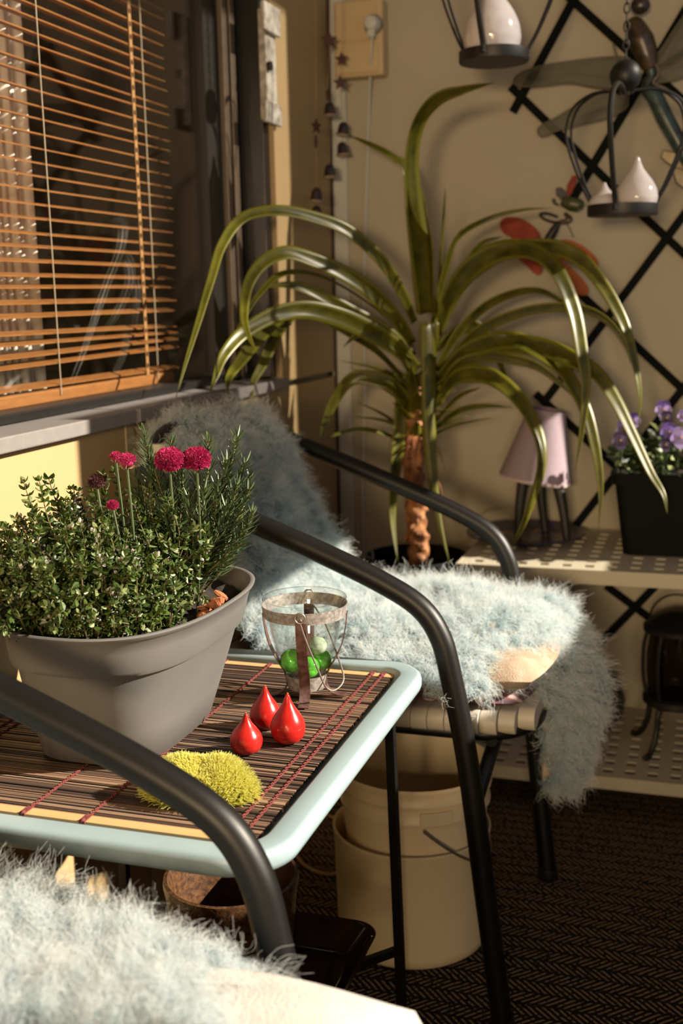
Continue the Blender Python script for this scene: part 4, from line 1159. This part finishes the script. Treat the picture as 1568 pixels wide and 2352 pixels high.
BPM = M('brown_stoneware', lin(112, 78, 50), 0.35, 0.3, 150, bmp=0.5, bscale=160, col2=lin(62, 40, 28))
DX0, DX1, DY0, DY1, DZ = 0.240, 0.468, -1.60, -1.275, ZS + 0.0062
dish = thing('glazed_dish', 'glossy dark brown rectangular dish resting on the table cross brace', 'dish', (0.345, -1.44, DZ))
mb = MB(); seqd = [(0.030, 0.0), (0.022, 0.003), (0.006, 0.030), (0.001, 0.036), (0.0, 0.039), (0.003, 0.041), (0.007, 0.038), (0.026, 0.008), (0.034, 0.0055)]
mb.rings([rrect(DX0 + i, DX1 - i, DY0 + i, DY1 - i, 0.035, DZ + z, 8) for i, z in seqd], True, True)
mb.build('body', M('dark_brown_glaze', lin(56, 32, 24), 0.12, 0.25, 20), dish, ang=60)
BPX, BPY, BPZ = 0.316, -1.425, DZ + 0.0062
bp = thing('stoneware_pot', 'empty brown stoneware flower pot under the table corner', 'flower pot', (BPX, BPY, BPZ))
pr = [(0.0001, 0.0), (0.060, 0.0), (0.066, 0.004), (0.0745, 0.055), (0.0785, 0.088), (0.0795, 0.090), (0.0790, 0.0925), (0.0800, 0.095), (0.0795, 0.0975), (0.0830, 0.118), (0.0850, 0.127), (0.0840, 0.132), (0.0795, 0.1325), (0.0760, 0.126), (0.070, 0.07), (0.062, 0.008), (0.0001, 0.008)]
MB().lathe([(r_, z_ * 1.22) for r_, z_ in pr], (BPX, BPY, BPZ), 72).build('body', BPM, bp, ang=60)
cabl = MB().tube(catmull([(0.02, -0.62, 0.004), (0.10, -0.69, 0.004), (0.173, -0.775, 0.004), (0.235, -0.79, 0.0045), (0.27, -0.72, 0.0045), (0.235, -0.63, 0.0045), (0.165, -0.572, 0.004), (0.09, -0.525, 0.004), (0.05, -0.45, 0.004), (0.10, -0.36, 0.004), (0.25, -0.15, 0.004), (0.36, -0.03, 0.004)], 8), 0.0034, 8).build('floor_cable', M('tan_cable', lin(190, 156, 104), 0.6))
tag(cabl, 'tan cable looped on the floor beside the tub', 'cable')

# ================================================================== POTTED PALM (long strap leaves on a bare trunk)
PX, PY = 0.272, -0.300
palm = thing('potted_palm', 'tall potted palm with long arching strap leaves behind the far chair', 'potted plant', (PX, PY, 0))
mb = MB()
pr = [(0.0001, 0.001), (0.085, 0.001), (0.09, 0.008), (0.100, 0.46), (0.107, 0.462), (0.109, 0.498), (0.107, 0.502), (0.102, 0.500), (0.098, 0.47), (0.0001, 0.468)]
mb.lathe(pr, (PX, PY, 0.0), 48); mb.build('pot', POTB, palm, ang=35)
TRK = M('flaky_orange_trunk', lin(196, 132, 76), 0.8, 0.5, 60, bmp=0.9, bscale=90, col2=lin(104, 56, 30), stretch=(1, 1, .6))
mb = MB(); rg = []; base = onY(958, 1275, PY); top = onY(952, 900, PY)
NT = 60
for i in range(NT):
    f = i / (NT - 1); c = Vector((PX + (0.004 if f < .2 else 0) - 0.004 * f + 0.002 * math.sin(f * 9), PY, 0.470 + f * (0.86 - 0.470)))
    ring = []
    for k in range(24):
        a = 2 * PI * k / 24
        r = 0.0205 + 0.004 * max(0, .3 - f) + 0.0022 * math.sin(f * 75 + a * 2) + 0.0014 * math.sin(a * 5 + i * 1.7) + random.uniform(-.0007, .0007)
        ring.append(c + Vector((r * math.cos(a), r * math.sin(a), 0)))
    rg.append(ring)
mb.rings(rg, True, True)
for i in range(34):                                             # leaf scars
    f = random.random(); a = random.random() * 6.28; z = 0.48 + f * 0.36
    d = Vector((math.cos(a), math.sin(a), 0)); p = Vector((PX - .003 * f, PY, z)) + d * 0.0195
    diamond(mb, p, (d * .35 + Vector((0, 0, random.choice((-1, 1)) * 1.0))).normalized(), d.cross(Vector((0, 0, 1))), random.uniform(.014, .026), random.uniform(.010, .018), .4)
mb.build('trunk', TRK, palm, ang=30)
LFD = leafmat('palm_leaf', lin(84, 86, 22), lin(128, 124, 36), 0.5, 0.33, edge=lin(146, 142, 44))
TIPB = leafmat('dry_leaf_tip', lin(150, 84, 50), lin(170, 104, 62), 0.3, 0.6)
def arch(pts, w, y1, y0=PY, crest=None, twist=0.0, fold=0.28, prof='strap', pw=1.0):
    """pts: the leaf's line in the photo; its depth runs from the trunk (y0) to the tip (y1)"""
    n = len(pts); ds = [0.0]
    for a, b in zip(pts, pts[1:]): ds.append(ds[-1] + math.hypot(b[0] - a[0], b[1] - a[1]))
    P = []
    for (px, py), d in zip(pts, ds):
        t = d / ds[-1]; y = bez(t ** pw, y0, y1)
        p = onY(px, py, y)
        if p.x < 0.012: p.x = 0.012
        P.append(p)
    Q = catmull(P, 7); m = len(Q); side = []; wid = []
    for i, q in enumerate(Q):
        t = (Q[min(i + 1, m - 1)] - Q[max(i - 1, 0)]).normalized()
        v = ((Vector(CAM) - q).normalized() + Vector((0.55, 0, 0.15))).normalized(); s = t.cross(v).normalized()
        f = i / (m - 1)
        tw = twist + 0.5 * math.sin(f * 5 + len(pts) * 1.3 + pts[0][0]) * 0.6
        s = Matrix.Rotation(tw, 3, t) @ s
        side.append(s)
        if prof == 'strap': k = min(1, 0.62 + f * 2.2) * (1 - f ** 2.4) ** 0.95
        elif prof == 'spear': k = math.sin(PI * min(1, max(0.02, 0.12 + 0.88 * f))) ** .8
        else: k = (1 - f) ** .7
        wid.append(max(0.0012, w * k))
    for i in range(1, m):                                      # keep the blade from flipping
        if side[i].dot(side[i - 1]) < 0: side[i] = -side[i]
    MB().ribbon(Q, side, wid, fold).build('leaf', LFD, palm, ang=180, attr='across', solid=0.0007)
U = 0.00088                                                     # metres per photo pixel near the palm
LV = [
 ([(975, 720), (962, 600), (945, 470), (940, 360), (958, 280), (1000, 228), (1060, 207), (1135, 190)], 58, -.42, .2),
 ([(992, 730), (988, 640), (985, 560), (975, 480), (962, 420)], 44, -.36, 1.0),
 ([(1000, 720), (1008, 620), (1016, 520), (1023, 425)], 14, -.34, .4),
 ([(990, 740), (1015, 640), (1040, 560), (1062, 520)], 22, -.33, .6),
 ([(965, 720), (950, 560), (932, 400), (905, 366), (860, 338), (800, 310)], 40, -.24, .3),
 ([(950, 740), (925, 680), (875, 600), (800, 532), (720, 500), (640, 485), (560, 500), (500, 562), (455, 645), (430, 740), (415, 830), (404, 912)], 30, -.90, .3),
 ([(945, 790), (910, 735), (850, 670), (780, 625), (715, 597), (655, 582), (603, 606), (570, 655), (560, 725), (572, 775), (592, 812)], 40, -.72, .2),
 ([(950, 800), (905, 750), (850, 702), (770, 652), (700, 628), (640, 634), (590, 682), (558, 735), (520, 785)], 24, -.66, .8),
 ([(950, 820), (885, 765), (800, 716), (720, 672), (660, 655), (597, 662)], 38, -.55, .2),
 ([(958, 850), (905, 795), (830, 752), (770, 727), (700, 712), (630, 724), (560, 764), (510, 815), (486, 862), (480, 905)], 46, -.76, .1),
 ([(700, 716), (620, 730), (555, 778), (527, 825), (511, 868), (521, 908)], 36, -.73, .2),
 ([(640, 722), (575, 755), (548, 795), (556, 840), (570, 885), (583, 935)], 30, -.62, .3),
 ([(955, 890), (912, 808), (870, 777), (822, 769), (788, 797)], 28, -.42, .3),
 ([(955, 910), (912, 860), (860, 806), (800, 768), (742, 740)], 34, -.36, .5),
 ([(948, 960), (902, 890), (850, 868), (800, 874), (762, 930), (742, 985), (735, 1015)], 38, -.42, .1),
 ([(935, 1030), (905, 1008), (870, 993), (820, 986), (772, 998), (738, 1014)], 16, -.42, .5),
 ([(942, 860), (928, 905), (918, 985), (906, 1085), (900, 1185), (913, 1290)], 40, -.40, .1),
 ([(980, 860), (984, 790), (985, 745), (986, 850), (986, 955), (990, 1055), (1006, 1185), (1032, 1295)], 46, -.44, .0),
 ([(1000, 770), (1035, 672), (1085, 612), (1150, 578), (1220, 580), (1275, 622), (1315, 712), (1334, 810), (1345, 880), (1336, 985), (1321, 1082)], 50, -.47, .1),
 ([(1005, 755), (1060, 650), (1140, 585), (1230, 566), (1312, 582), (1375, 645), (1430, 742), (1456, 832), (1468, 905), (1466, 975)], 40, -.42, .1),
 ([(998, 740), (1018, 620), (1052, 542), (1122, 502), (1200, 482), (1270, 478)], 17, -.22, .3),
 ([(1000, 790), (1035, 680), (1075, 600), (1110, 558), (1155, 543)], 30, -.24, .4),
 ([(1000, 850), (1050, 765), (1110, 705), (1180, 672), (1240, 667), (1290, 692), (1330, 725)], 26, -.22, .5),
 ([(1005, 870), (1080, 775), (1160, 730), (1250, 707), (1340, 710), (1400, 742), (1436, 795), (1448, 835)], 26, -.36, .4),
 ([(1000, 880), (1060, 815), (1130, 786), (1190, 786), (1240, 812), (1290, 852), (1325, 905), (1350, 965), (1371, 1055), (1379, 1135), (1374, 1220)], 46, -.44, .1),
 ([(1005, 850), (1080, 803), (1160, 789), (1250, 800), (1320, 830), (1370, 862), (1412, 922), (1452, 1002), (1492, 1085), (1522, 1135), (1532, 1180)], 46, -.45, .1),
 ([(1000, 910), (1050, 842), (1110, 820), (1180, 825), (1235, 842), (1285, 880), (1320, 915)], 30, -.34, .4),
 ([(1000, 930), (1040, 870), (1100, 859), (1152, 882), (1200, 932), (1235, 1002), (1242, 1062), (1226, 1132), (1190, 1228), (1150, 1278)], 42, -.48, .1),
 ([(995, 985), (1050, 944), (1110, 932), (1175, 936)], 18, -.30, .3),
 ([(995, 970), (1050, 912), (1106, 889)], 16, -.36, .3),
 ([(1000, 800), (1060, 752), (1105, 760), (1145, 830), (1172, 900)], 34, -.14, .3),
]
for i, (pts, w, y1, tw) in enumerate(LV):
    arch(pts, w * U, y1, twist=tw, prof='strap', y0=PY + 0.012 * math.sin(i * 2.1))
for i in range(26):                                             # the crown's crowded short blades
    a = random.random() * 6.28; h = random.uniform(.78, .93); l = random.uniform(.06, .17); up = random.uniform(.35, 1.3)
    b0 = Vector((PX - 0.002 + .010 * math.cos(a), PY + .010 * math.sin(a), h - .05)); d = Vector((math.cos(a), math.sin(a) * .8, up)).normalized()
    Q = catmull([b0, b0 + d * l * .5, b0 + d * l + Vector((d.x, d.y, 0)) * l * .12 - Vector((0, 0, l * .10))], 6)
    sd = [d.cross(Vector((0, 0, 1))).normalized() for _ in Q]; m = len(Q)
    MB().ribbon(Q, sd, [max(.0012, .030 * (1 - (k / (m - 1)) ** 2)) for k in range(m)], .4).build('leaf', LFD, palm, ang=180, attr='across', solid=0.0007)
for i in range(14):
    a = random.random() * 6.28; z = random.uniform(.66, .80)
    b0 = Vector((PX + .018 * math.cos(a), PY + .018 * math.sin(a), z)); d = Vector((math.cos(a), math.sin(a), random.uniform(-.6, .3)))
    Q = catmull([b0, b0 + d * .03, b0 + d * .045 + Vector((0, 0, -.04))], 5); m = len(Q)
    MB().ribbon(Q, [d.cross(Vector((0, 0, 1))).normalized()] * m, [max(.001, .010 * (1 - k / (m - 1))) for k in range(m)], .3).build('dry_leaf', TIPB, palm, ang=180, attr='across', solid=0.0005)

# ================================================================== WALL THINGS
TRE = M('dark_green_lattice', lin(12, 18, 16), 0.7, 0.2, 40, spec=.08)
tre = thing('wall_trellis', 'dark green diamond trellis fixed to the back wall', 'trellis', tuple(onY(1400, 700, -0.012)))
BARS = [((1296, -16), (1568 + 60, 285), 0), ((1172, 199), (1425, 445), 0), ((1440, 462), (1640, 648), 0), ((1329, 672), (1640, 962), 0), ((1229, 904), (1480, 1130), 0), ((1391, 1345), (1640, 1530), 0),
        ((1338, -40), (1177, 258), 1), ((1600, -22), (1314, 458), 1), ((1640, 400), (1244, 930), 1), ((1640, 800), (1318, 1212), 1), ((1505, 1346), (1370, 1486), 1), ((1640, 1230), (1560, 1325), 1)]
for a, b, lay in BARS:
    y = -0.0065 if lay == 0 else -0.0155
    p, q = onY(a[0], a[1], y), onY(b[0], b[1], y)
    MB().bar(p, q, 0.0175, 0.0084, (0, 1, 0)).build('lattice_bar', TRE, tre, smooth=False, bevel=0.001)

IVORY = M('aged_ivory_plastic', lin(226, 198, 150), 0.45, 0.05, 12)
sk = thing('wall_socket', 'ivory surface mounted double socket box high on the back wall', 'socket', tuple(onY(835, 178, -0.002)))
a, b = onY(776, 16, 0.0), onY(893, 180, 0.0)
MB().box((a.x + .004, -0.048, b.z), (b.x, -0.001, a.z)).build('box', IVORY, sk, smooth=False, bevel=0.006)
mz = (a.z * .42 + b.z * .58)
MB().box((a.x + .010, -0.0505, mz + .008), (b.x - .014, -0.0482, a.z - .012)).build('socket_plate', IVORY, sk, smooth=False, bevel=0.001)
MB().box((a.x + .010, -0.0515, b.z + .008), (b.x - .010, -0.0482, mz + .004)).build('hinged_cover', IVORY, sk, smooth=False, bevel=0.001)
pc = onY(857, 56, -0.052)
MB().lathe([(0.0215, 0), (0.0215, .003), (0.019, .003), (0.019, 0), (0.0215, 0)], (pc.x, -0.0505, pc.z), 32, Euler((PI / 2, 0, 0)).to_matrix()).build('socket_ring', M('grey_socket_ring', lin(120, 104, 84), .6), sk, ang=30)
pg = thing('power_plug', 'white plug with a long white cable running down the back wall', 'plug', (pc.x, -0.06, pc.z))
MB().lathe([(0.0001, 0), (0.0185, 0), (0.0185, .012), (0.014, .026), (0.0001, .028)], (pc.x, -0.0512, pc.z), 32, Euler((PI / 2, 0, 0)).to_matrix()).box((pc.x - .008, -.074, pc.z - .030), (pc.x + .008, -.055, pc.z)).build('plug_body', WHITE, pg, ang=40, bevel=.002)
cp = [onY(854, 78, -0.064), onY(852, 130, -0.058), onY(849, 200, -0.030), onY(846, 290, -0.008), onY(840, 480, -0.006), onY(837, 600, -0.006), onY(835, 720, -0.006), onY(838, 860, -0.006), onY(836, 1000, -0.006), onY(832, 1120, -0.006)]
cp[0] = Vector((pc.x, -.066, pc.z - .028))
cp += [Vector((0.065, -0.006, .4)), Vector((0.07, -0.006, .1)), Vector((0.09, -0.012, .006))]
MB().tube(catmull(cp, 8), 0.0029, 10).build('cable', WHITE, pg)

# string of painted bells and stars in the corner
bel = thing('bell_garland', 'hanging string of little painted bells and stars in the corner', 'wind chime', tuple(onY(757, 500, -0.10)))
BELM = M('painted_blue_bell', lin(20, 40, 50), 0.22, 0.4, 50, col2=lin(70, 34, 28), spec=.6)
BRIM = M('pale_bell_rim', lin(196, 172, 140), 0.5); STARM = M('brown_red_star', lin(84, 34, 32), 0.7, 0.3, 60); STRG = M('pale_string', lin(186, 160, 120), 0.8)
def bell(px, py, yy, tilt=0.0):
    p = onY(px, py, yy); R_ = Euler((0, tilt, 0)).to_matrix(); c = p - R_ @ Vector((0, 0, .015))
    b = MB().lathe([(0.0150, 0.0), (0.0145, .003), (0.0128, .008), (0.0118, .016), (0.0098, .0235), (0.0060, .028), (0.0001, .0295)], c, 28, R_).build('bell', BELM, bel, ang=180)
    MB().lathe([(0.0152, -0.001), (0.0158, .0005), (0.0152, .0022), (0.0142, .0015), (0.0140, -.0008), (0.0152, -.001)], c, 28, R_).build('bell_rim', BRIM, b)
    return c + Vector((0, 0, .0295))
bp_ = [bell(757, 250, -.10), bell(788, 295, -.06, .12), bell(786, 341, -.07, -.1), bell(757, 392, -.11), bell(727, 446, -.20, .1), bell(727, 488, -.20, .08)]
def star(px, py, yy, r, yaw=0.0, flat=False):
    c = onY(px, py, yy); pts = []
    for k in range(10):
        a = PI / 2 + k * PI / 5; q = r if k % 2 == 0 else r * .45
        pts.append(c + Vector((q * math.cos(a) * math.cos(yaw), q * math.cos(a) * math.sin(yaw), q * math.sin(a))))
    MB().plate(pts, Vector((-math.sin(yaw), math.cos(yaw), 0)) * .004).build('star', STARM, bel, smooth=False, bevel=.0006)
star(756, 92, -.11, .0195, .4); star(784, 136, -.09, .0165); star(781, 190, -.09, .0175, .2); star(726, 290, -.21, .0165, 1.2)
c = onY(725, 325, -.21); MB().sphere(c, .008, (.45, .45, 1.9), 12, 8).build('bead', STARM, bel)
c = onY(752, 218, -.10); MB().sphere(c, .007, (.5, .5, 2.0), 12, 8).build('bead', STARM, bel)
st = MB()
for pts in (((757, -20, -.11), (757, 92, -.11), (752, 218, -.10), (757, 240, -.10)), ((786, 60, -.09), (784, 136, -.09), (781, 190, -.09), (788, 282, -.06), (786, 330, -.07)), ((724, 40, -.21), (726, 290, -.21), (725, 325, -.21), (728, 434, -.20), (727, 480, -.20)), ((757, 265, -.10), (757, 380, -.11))):
    st.tube([onY(*p) for p in pts], .0007, 5)
st.tube([onY(757, -20, -.11), onY(757, -200, -.10)], .0007, 5).tube([onY(724, 40, -.21), onY(724, -200, -.21)], .0007, 5).tube([onY(786, 60, -.09), onY(784, -200, -.09)], .0007, 5)
st.build('string', STRG, bel)

# hanging candle holders
def holder(name, label, cx, cy, zdish, R0, H, scale):
    root = thing(name, label, 'candle holder', (cx, cy, zdish), 'hanging iron candle holders')
    c = Vector((cx, cy, zdish))
    MB().lathe([(0.0001, -.003 * scale), (R0 - .001, -.003 * scale), (R0, 0), (R0, .017 * scale), (R0 - .0022, .017 * scale), (R0 - .0022, .002), (0.0001, .002)], c, 56).build('dish', DARKIRON, root, ang=40)
    pr = [(R0 + .0015, 0.004), (R0 * 1.02, .020), (R0 * 1.35, H * .24), (R0 * 1.78, H * .50), (R0 * 1.90, H * .66), (R0 * 1.68, H * .82), (R0 * 1.05, H * .905), (R0 * .35, H * .90), (0.012 * scale, H * .875)]
    pc_ = catmull([(r_, z_, 0) for r_, z_ in pr], 7)
    for k, a in enumerate((math.radians(-97), math.radians(28), math.radians(152))):
        for off in ((0.0,) if k == 0 else (-.0045, .0045)):
            aa = a + off / R0; d = Vector((math.cos(aa), math.sin(aa), 0))
            MB().tube([c + d * q.x + Vector((0, 0, q.y)) for q in pc_], (.0052 if k == 0 else .0027) * scale, 8).build('strap', DARKIRON, root)
    MB().sphere(c + Vector((0, 0, H)), .029 * scale, seg=28, rings=18).build('ball', DARKIRON, root, ang=180)
    top = c + Vector((0, 0, H + .029 * scale)); ch = MB(); z = 0.0; k = 0
    while top.z + z < 2.61:
        o_ = Vector((1, 0, 0)) if k % 2 else Vector((0, 1, 0))
        ch.tube([top + Vector((0, 0, z + .009)) + o_ * (.0052 * math.cos(t)) + Vector((0, 0, .0095 * math.sin(t))) for t in [2 * PI * q / 12 for q in range(12)]], .0014, 6, closed=True)
        z += .0158; k += 1
    ch.build('chain', DARKIRON, root)
    return c
Y1 = -0.36
d2 = onY(1429, 484, Y1); e2 = onY(1348, 484, Y1); b2 = onY(1438, 166, Y1)
h2 = holder('hanging_candle_holder', 'hanging iron holder with two small white drops, in front of the trellis', d2.x, Y1, d2.z - .006, (d2.x - e2.x), b2.z - d2.z, 1.0)
d1 = onY(1134, 132, Y1 - .06); e1 = onY(1055, 132, Y1 - .06)
h1 = holder('hanging_candle_holder', 'hanging iron holder with one large pearly drop at the top edge', d1.x, Y1 - .06, d1.z - .006, (d1.x - e1.x), b2.z - d2.z, 1.0)
PEARL = M('pearly_white_glaze', lin(230, 224, 226, 0.72), 0.12, 0.06, 30, col2=lin(212, 202, 206, 0.72))
def wdrop(c, r, h, label):
    pr = [(0.0, 0.0), (0.55, 0.0), (0.85, 0.06), (0.99, 0.2), (1.0, 0.29), (0.93, 0.42), (0.74, 0.56), (0.50, 0.68), (0.31, 0.78), (0.20, 0.87), (0.13, 0.94), (0.09, .985), (0.0, 1.0)]
    pp = catmull([(a, b, 0) for a, b in pr], 4)
    o = MB().lathe([(max(q.x, .0001) * r, max(q.y, 0) * h) for q in pp], c, 40).build('glass_drop', PEARL, ang=180)
    tag(o, label, 'ornament', 'white drops in the hanging holders')
wdrop(h2 + Vector((.026, -.012, .003)), .0385, .098, 'larger white drop on the right of the hanging dish by the trellis')
wdrop(h2 + Vector((-.036, .020, .003)), .030, .058, 'smaller white drop on the left of the hanging dish by the trellis')
wdrop(h1 + Vector((-.004, .002, .003)), .053, .150, 'large pearly white drop in the hanging dish at the top edge')

# dragonfly ornament
drg = thing('dragonfly_ornament', 'large dragonfly wall ornament with see through green wings', 'wall ornament', tuple(onY(1490, 190, -.05)))
WINGM, nt_, b_, o_ = newmat('gauzy_green_wing')
b_.inputs['Base Color'].default_value = lin(80, 80, 48); b_.inputs['Roughness'].default_value = .4
tr_ = nt_.nodes.new('ShaderNodeBsdfTransparent'); mx_ = nt_.nodes.new('ShaderNodeMixShader'); mx_.inputs[0].default_value = .42
nt_.links.new(tr_.outputs[0], mx_.inputs[1]); nt_.links.new(b_.outputs[0], mx_.inputs[2]); nt_.links.new(mx_.outputs[0], o_.inputs['Surface'])
VEIN = M('olive_wing_vein', lin(92, 82, 44), .5)
DYB = M('dragonfly_enamel', lin(30, 28, 26), .35, .3, 40, col2=lin(96, 70, 36), spec=.6)
DYB2 = M('dragonfly_tail_enamel', lin(28, 30, 30), .35, .3, 34, col2=lin(70, 104, 96), spec=.6)
WY = -0.040
for w_ in ([(1440, 130), (1380, 132), (1300, 142), (1240, 152), (1195, 168), (1180, 185), (1190, 198), (1240, 197), (1310, 190), (1370, 200), (1440, 196)],
           [(1440, 205), (1390, 208), (1330, 238), (1280, 268), (1240, 290), (1235, 305), (1246, 313), (1280, 300), (1340, 284), (1400, 268), (1440, 245)],
           [(1490, 150), (1520, 110), (1560, 50), (1600, 0), (1640, -30), (1650, 10), (1620, 60), (1580, 120), (1530, 156)],
           [(1495, 165), (1540, 130), (1600, 95), (1660, 80), (1670, 110), (1620, 150), (1560, 180), (1500, 190)]):
    out = catmull([onY(x, y, WY) for x, y in w_] + [onY(w_[0][0], w_[0][1], WY)], 4)[:-1]
    wg = MB().plate(out, (0, .0008, 0)).build('wing', WINGM, drg, smooth=False)
    v_ = MB().tube(out, .0016, 6, closed=True)
    mid = (out[0] + out[len(out) // 2]) / 2
    v_.tube([out[2], mid + Vector((0, 0, .006)), out[len(out) // 3]], .0009, 5).tube([out[-3], mid - Vector((0, 0, .004)), out[2 * len(out) // 3]], .0009, 5)
    v_.build('veins', VEIN, wg)
def px_tube(pts, yy, r, mat, nm, parent, seg=16):
    Q = catmull([onY(x, y, yy) for x, y in pts], 6); m = len(Q)
    rr = [float(np.interp(i / (m - 1), np.linspace(0, 1, len(r)), r)) for i in range(m)]
    return MB().tube(Q, rr, seg).build(nm, mat, parent, ang=180)
px_tube([(1440, 52), (1455, 60), (1472, 92), (1486, 130), (1495, 160)], -.052, [.008, .021, .026, .022, .012], DYB, 'thorax', drg)
px_tube([(1492, 150), (1496, 175), (1484, 200), (1505, 225), (1525, 268), (1548, 310), (1570, 352), (1590, 390)], -.052, [.010, .009, .012, .017, .018, .017, .015, .012], DYB2, 'tail', drg)
c = onY(1470, 12, -.052); MB().sphere(c, .020, (1, .8, .9), 20, 12).build('head', DYB, drg)
px_tube([(1505, 145), (1512, 170), (1500, 190), (1530, 205), (1568, 240)], -.062, [.003, .003, .003, .003, .002], BRONZE, 'foot_wire', drg, 8)
px_tube([(1408, 100), (1413, 120), (1420, 138)], -.06, [.002, .002, .002], BRONZE, 'foot_wire', drg, 8)

# red butterfly ornament, small bug, cream moth
bfl = thing('butterfly_ornament', 'butterfly wall ornament with glowing red orange wings and black body', 'wall ornament', tuple(onY(1245, 600, -.03)))
REDO = leafmat('red_orange_enamel', lin(140, 34, 18), lin(184, 74, 36), 0.1, .75)
ORG = leafmat('orange_enamel', lin(186, 90, 42), lin(206, 116, 62), 0.1, .75)
for m_, w_ in ((REDO, [(1240, 560), (1238, 535), (1215, 512), (1185, 499), (1158, 500), (1147, 515), (1155, 535), (1176, 547), (1150, 553), (1125, 560), (1115, 572), (1122, 585), (1160, 588), (1200, 592), (1235, 590)]),
               (ORG, [(1262, 572), (1275, 556), (1300, 550), (1330, 560), (1358, 580), (1373, 600), (1370, 612), (1345, 612), (1310, 604), (1270, 590)]),
               (ORG, [(1258, 580), (1275, 590), (1310, 615), (1340, 645), (1352, 665), (1345, 678), (1325, 676), (1300, 655), (1268, 618)]),
               (REDO, [(1240, 585), (1245, 620), (1232, 632), (1210, 612), (1190, 592), (1215, 588)])):
    out = catmull([onY(x, y, -.030) for x, y in w_] + [onY(w_[0][0], w_[0][1], -.030)], 4)[:-1]
    MB().plate(out, (0, .003, 0)).build('wing', m_, bfl, smooth=False, bevel=.0006)
px_tube([(1285, 508), (1272, 528), (1258, 552), (1246, 578), (1236, 600)], -.036, [.004, .009, .010, .012, .004], DARKIRON, 'body', bfl)
px_tube([(1285, 512), (1262, 508), (1245, 500), (1240, 492), (1255, 490), (1280, 498)], -.036, [.003, .003, .003, .003, .003, .003], DARKIRON, 'feeler', bfl, 8)
px_tube([(1286, 510), (1300, 508), (1308, 502), (1296, 490)], -.036, [.005, .006, .006, .004], DYB, 'head', bfl, 10)
px_tube([(1300, 512), (1310, 530), (1316, 545)], -.036, [.0012, .0012, .001], BRONZE, 'feeler', bfl, 6)
bug = thing('bug_ornament', 'small green and red bug ornament on the trellis bar end', 'wall ornament', tuple(onY(1300, 470, -.036)))
px_tube([(1290, 462), (1310, 468), (1330, 472), (1338, 476)], -.042, [.010, .015, .014, .005], M('mottled_green_enamel', lin(86, 92, 52), .4, .4, 60), 'body', bug)
for m_, w_ in ((REDO, [(1300, 448), (1302, 425), (1314, 404), (1324, 403), (1322, 420), (1312, 446)]), (DARKIRON, [(1292, 462), (1276, 448), (1276, 432), (1288, 430), (1300, 440), (1304, 458)])):
    MB().plate([onY(x, y, -.040) for x, y in w_], (0, .003, 0)).build('wing', m_, bug, smooth=False, bevel=.0008)
px_tube([(1282, 470), (1272, 466), (1270, 458), (1276, 460)], -.040, [.0022, .0022, .002, .0015], DARKIRON, 'feeler', bug, 8)
mth = thing('cream_moth_ornament', 'cream butterfly ornament cut by the right edge of the photo', 'wall ornament', tuple(onY(1560, 400, -.03)))
CRM = M('cream_enamel', lin(226, 208, 168), .5, .1, 50, col2=lin(206, 180, 132))
for w_ in ([(1518, 360), (1524, 346), (1545, 350), (1575, 352), (1600, 365), (1600, 395), (1575, 392), (1550, 385), (1530, 372)], [(1545, 384), (1575, 392), (1600, 396), (1600, 425), (1570, 432), (1554, 420), (1548, 402)]):
    out = [onY(x, y, -.030) for x, y in w_]
    o_ = MB().plate(out, (0, .003, 0)).build('wing', CRM, mth, smooth=False, bevel=.0006)
    MB().tube(out, .0018, 6, closed=True).build('wing_edge', DARKIRON, o_)
px_tube([(1600, 380), (1606, 398), (1604, 420)], -.035, [.005, .007, .004], DARKIRON, 'body', mth)
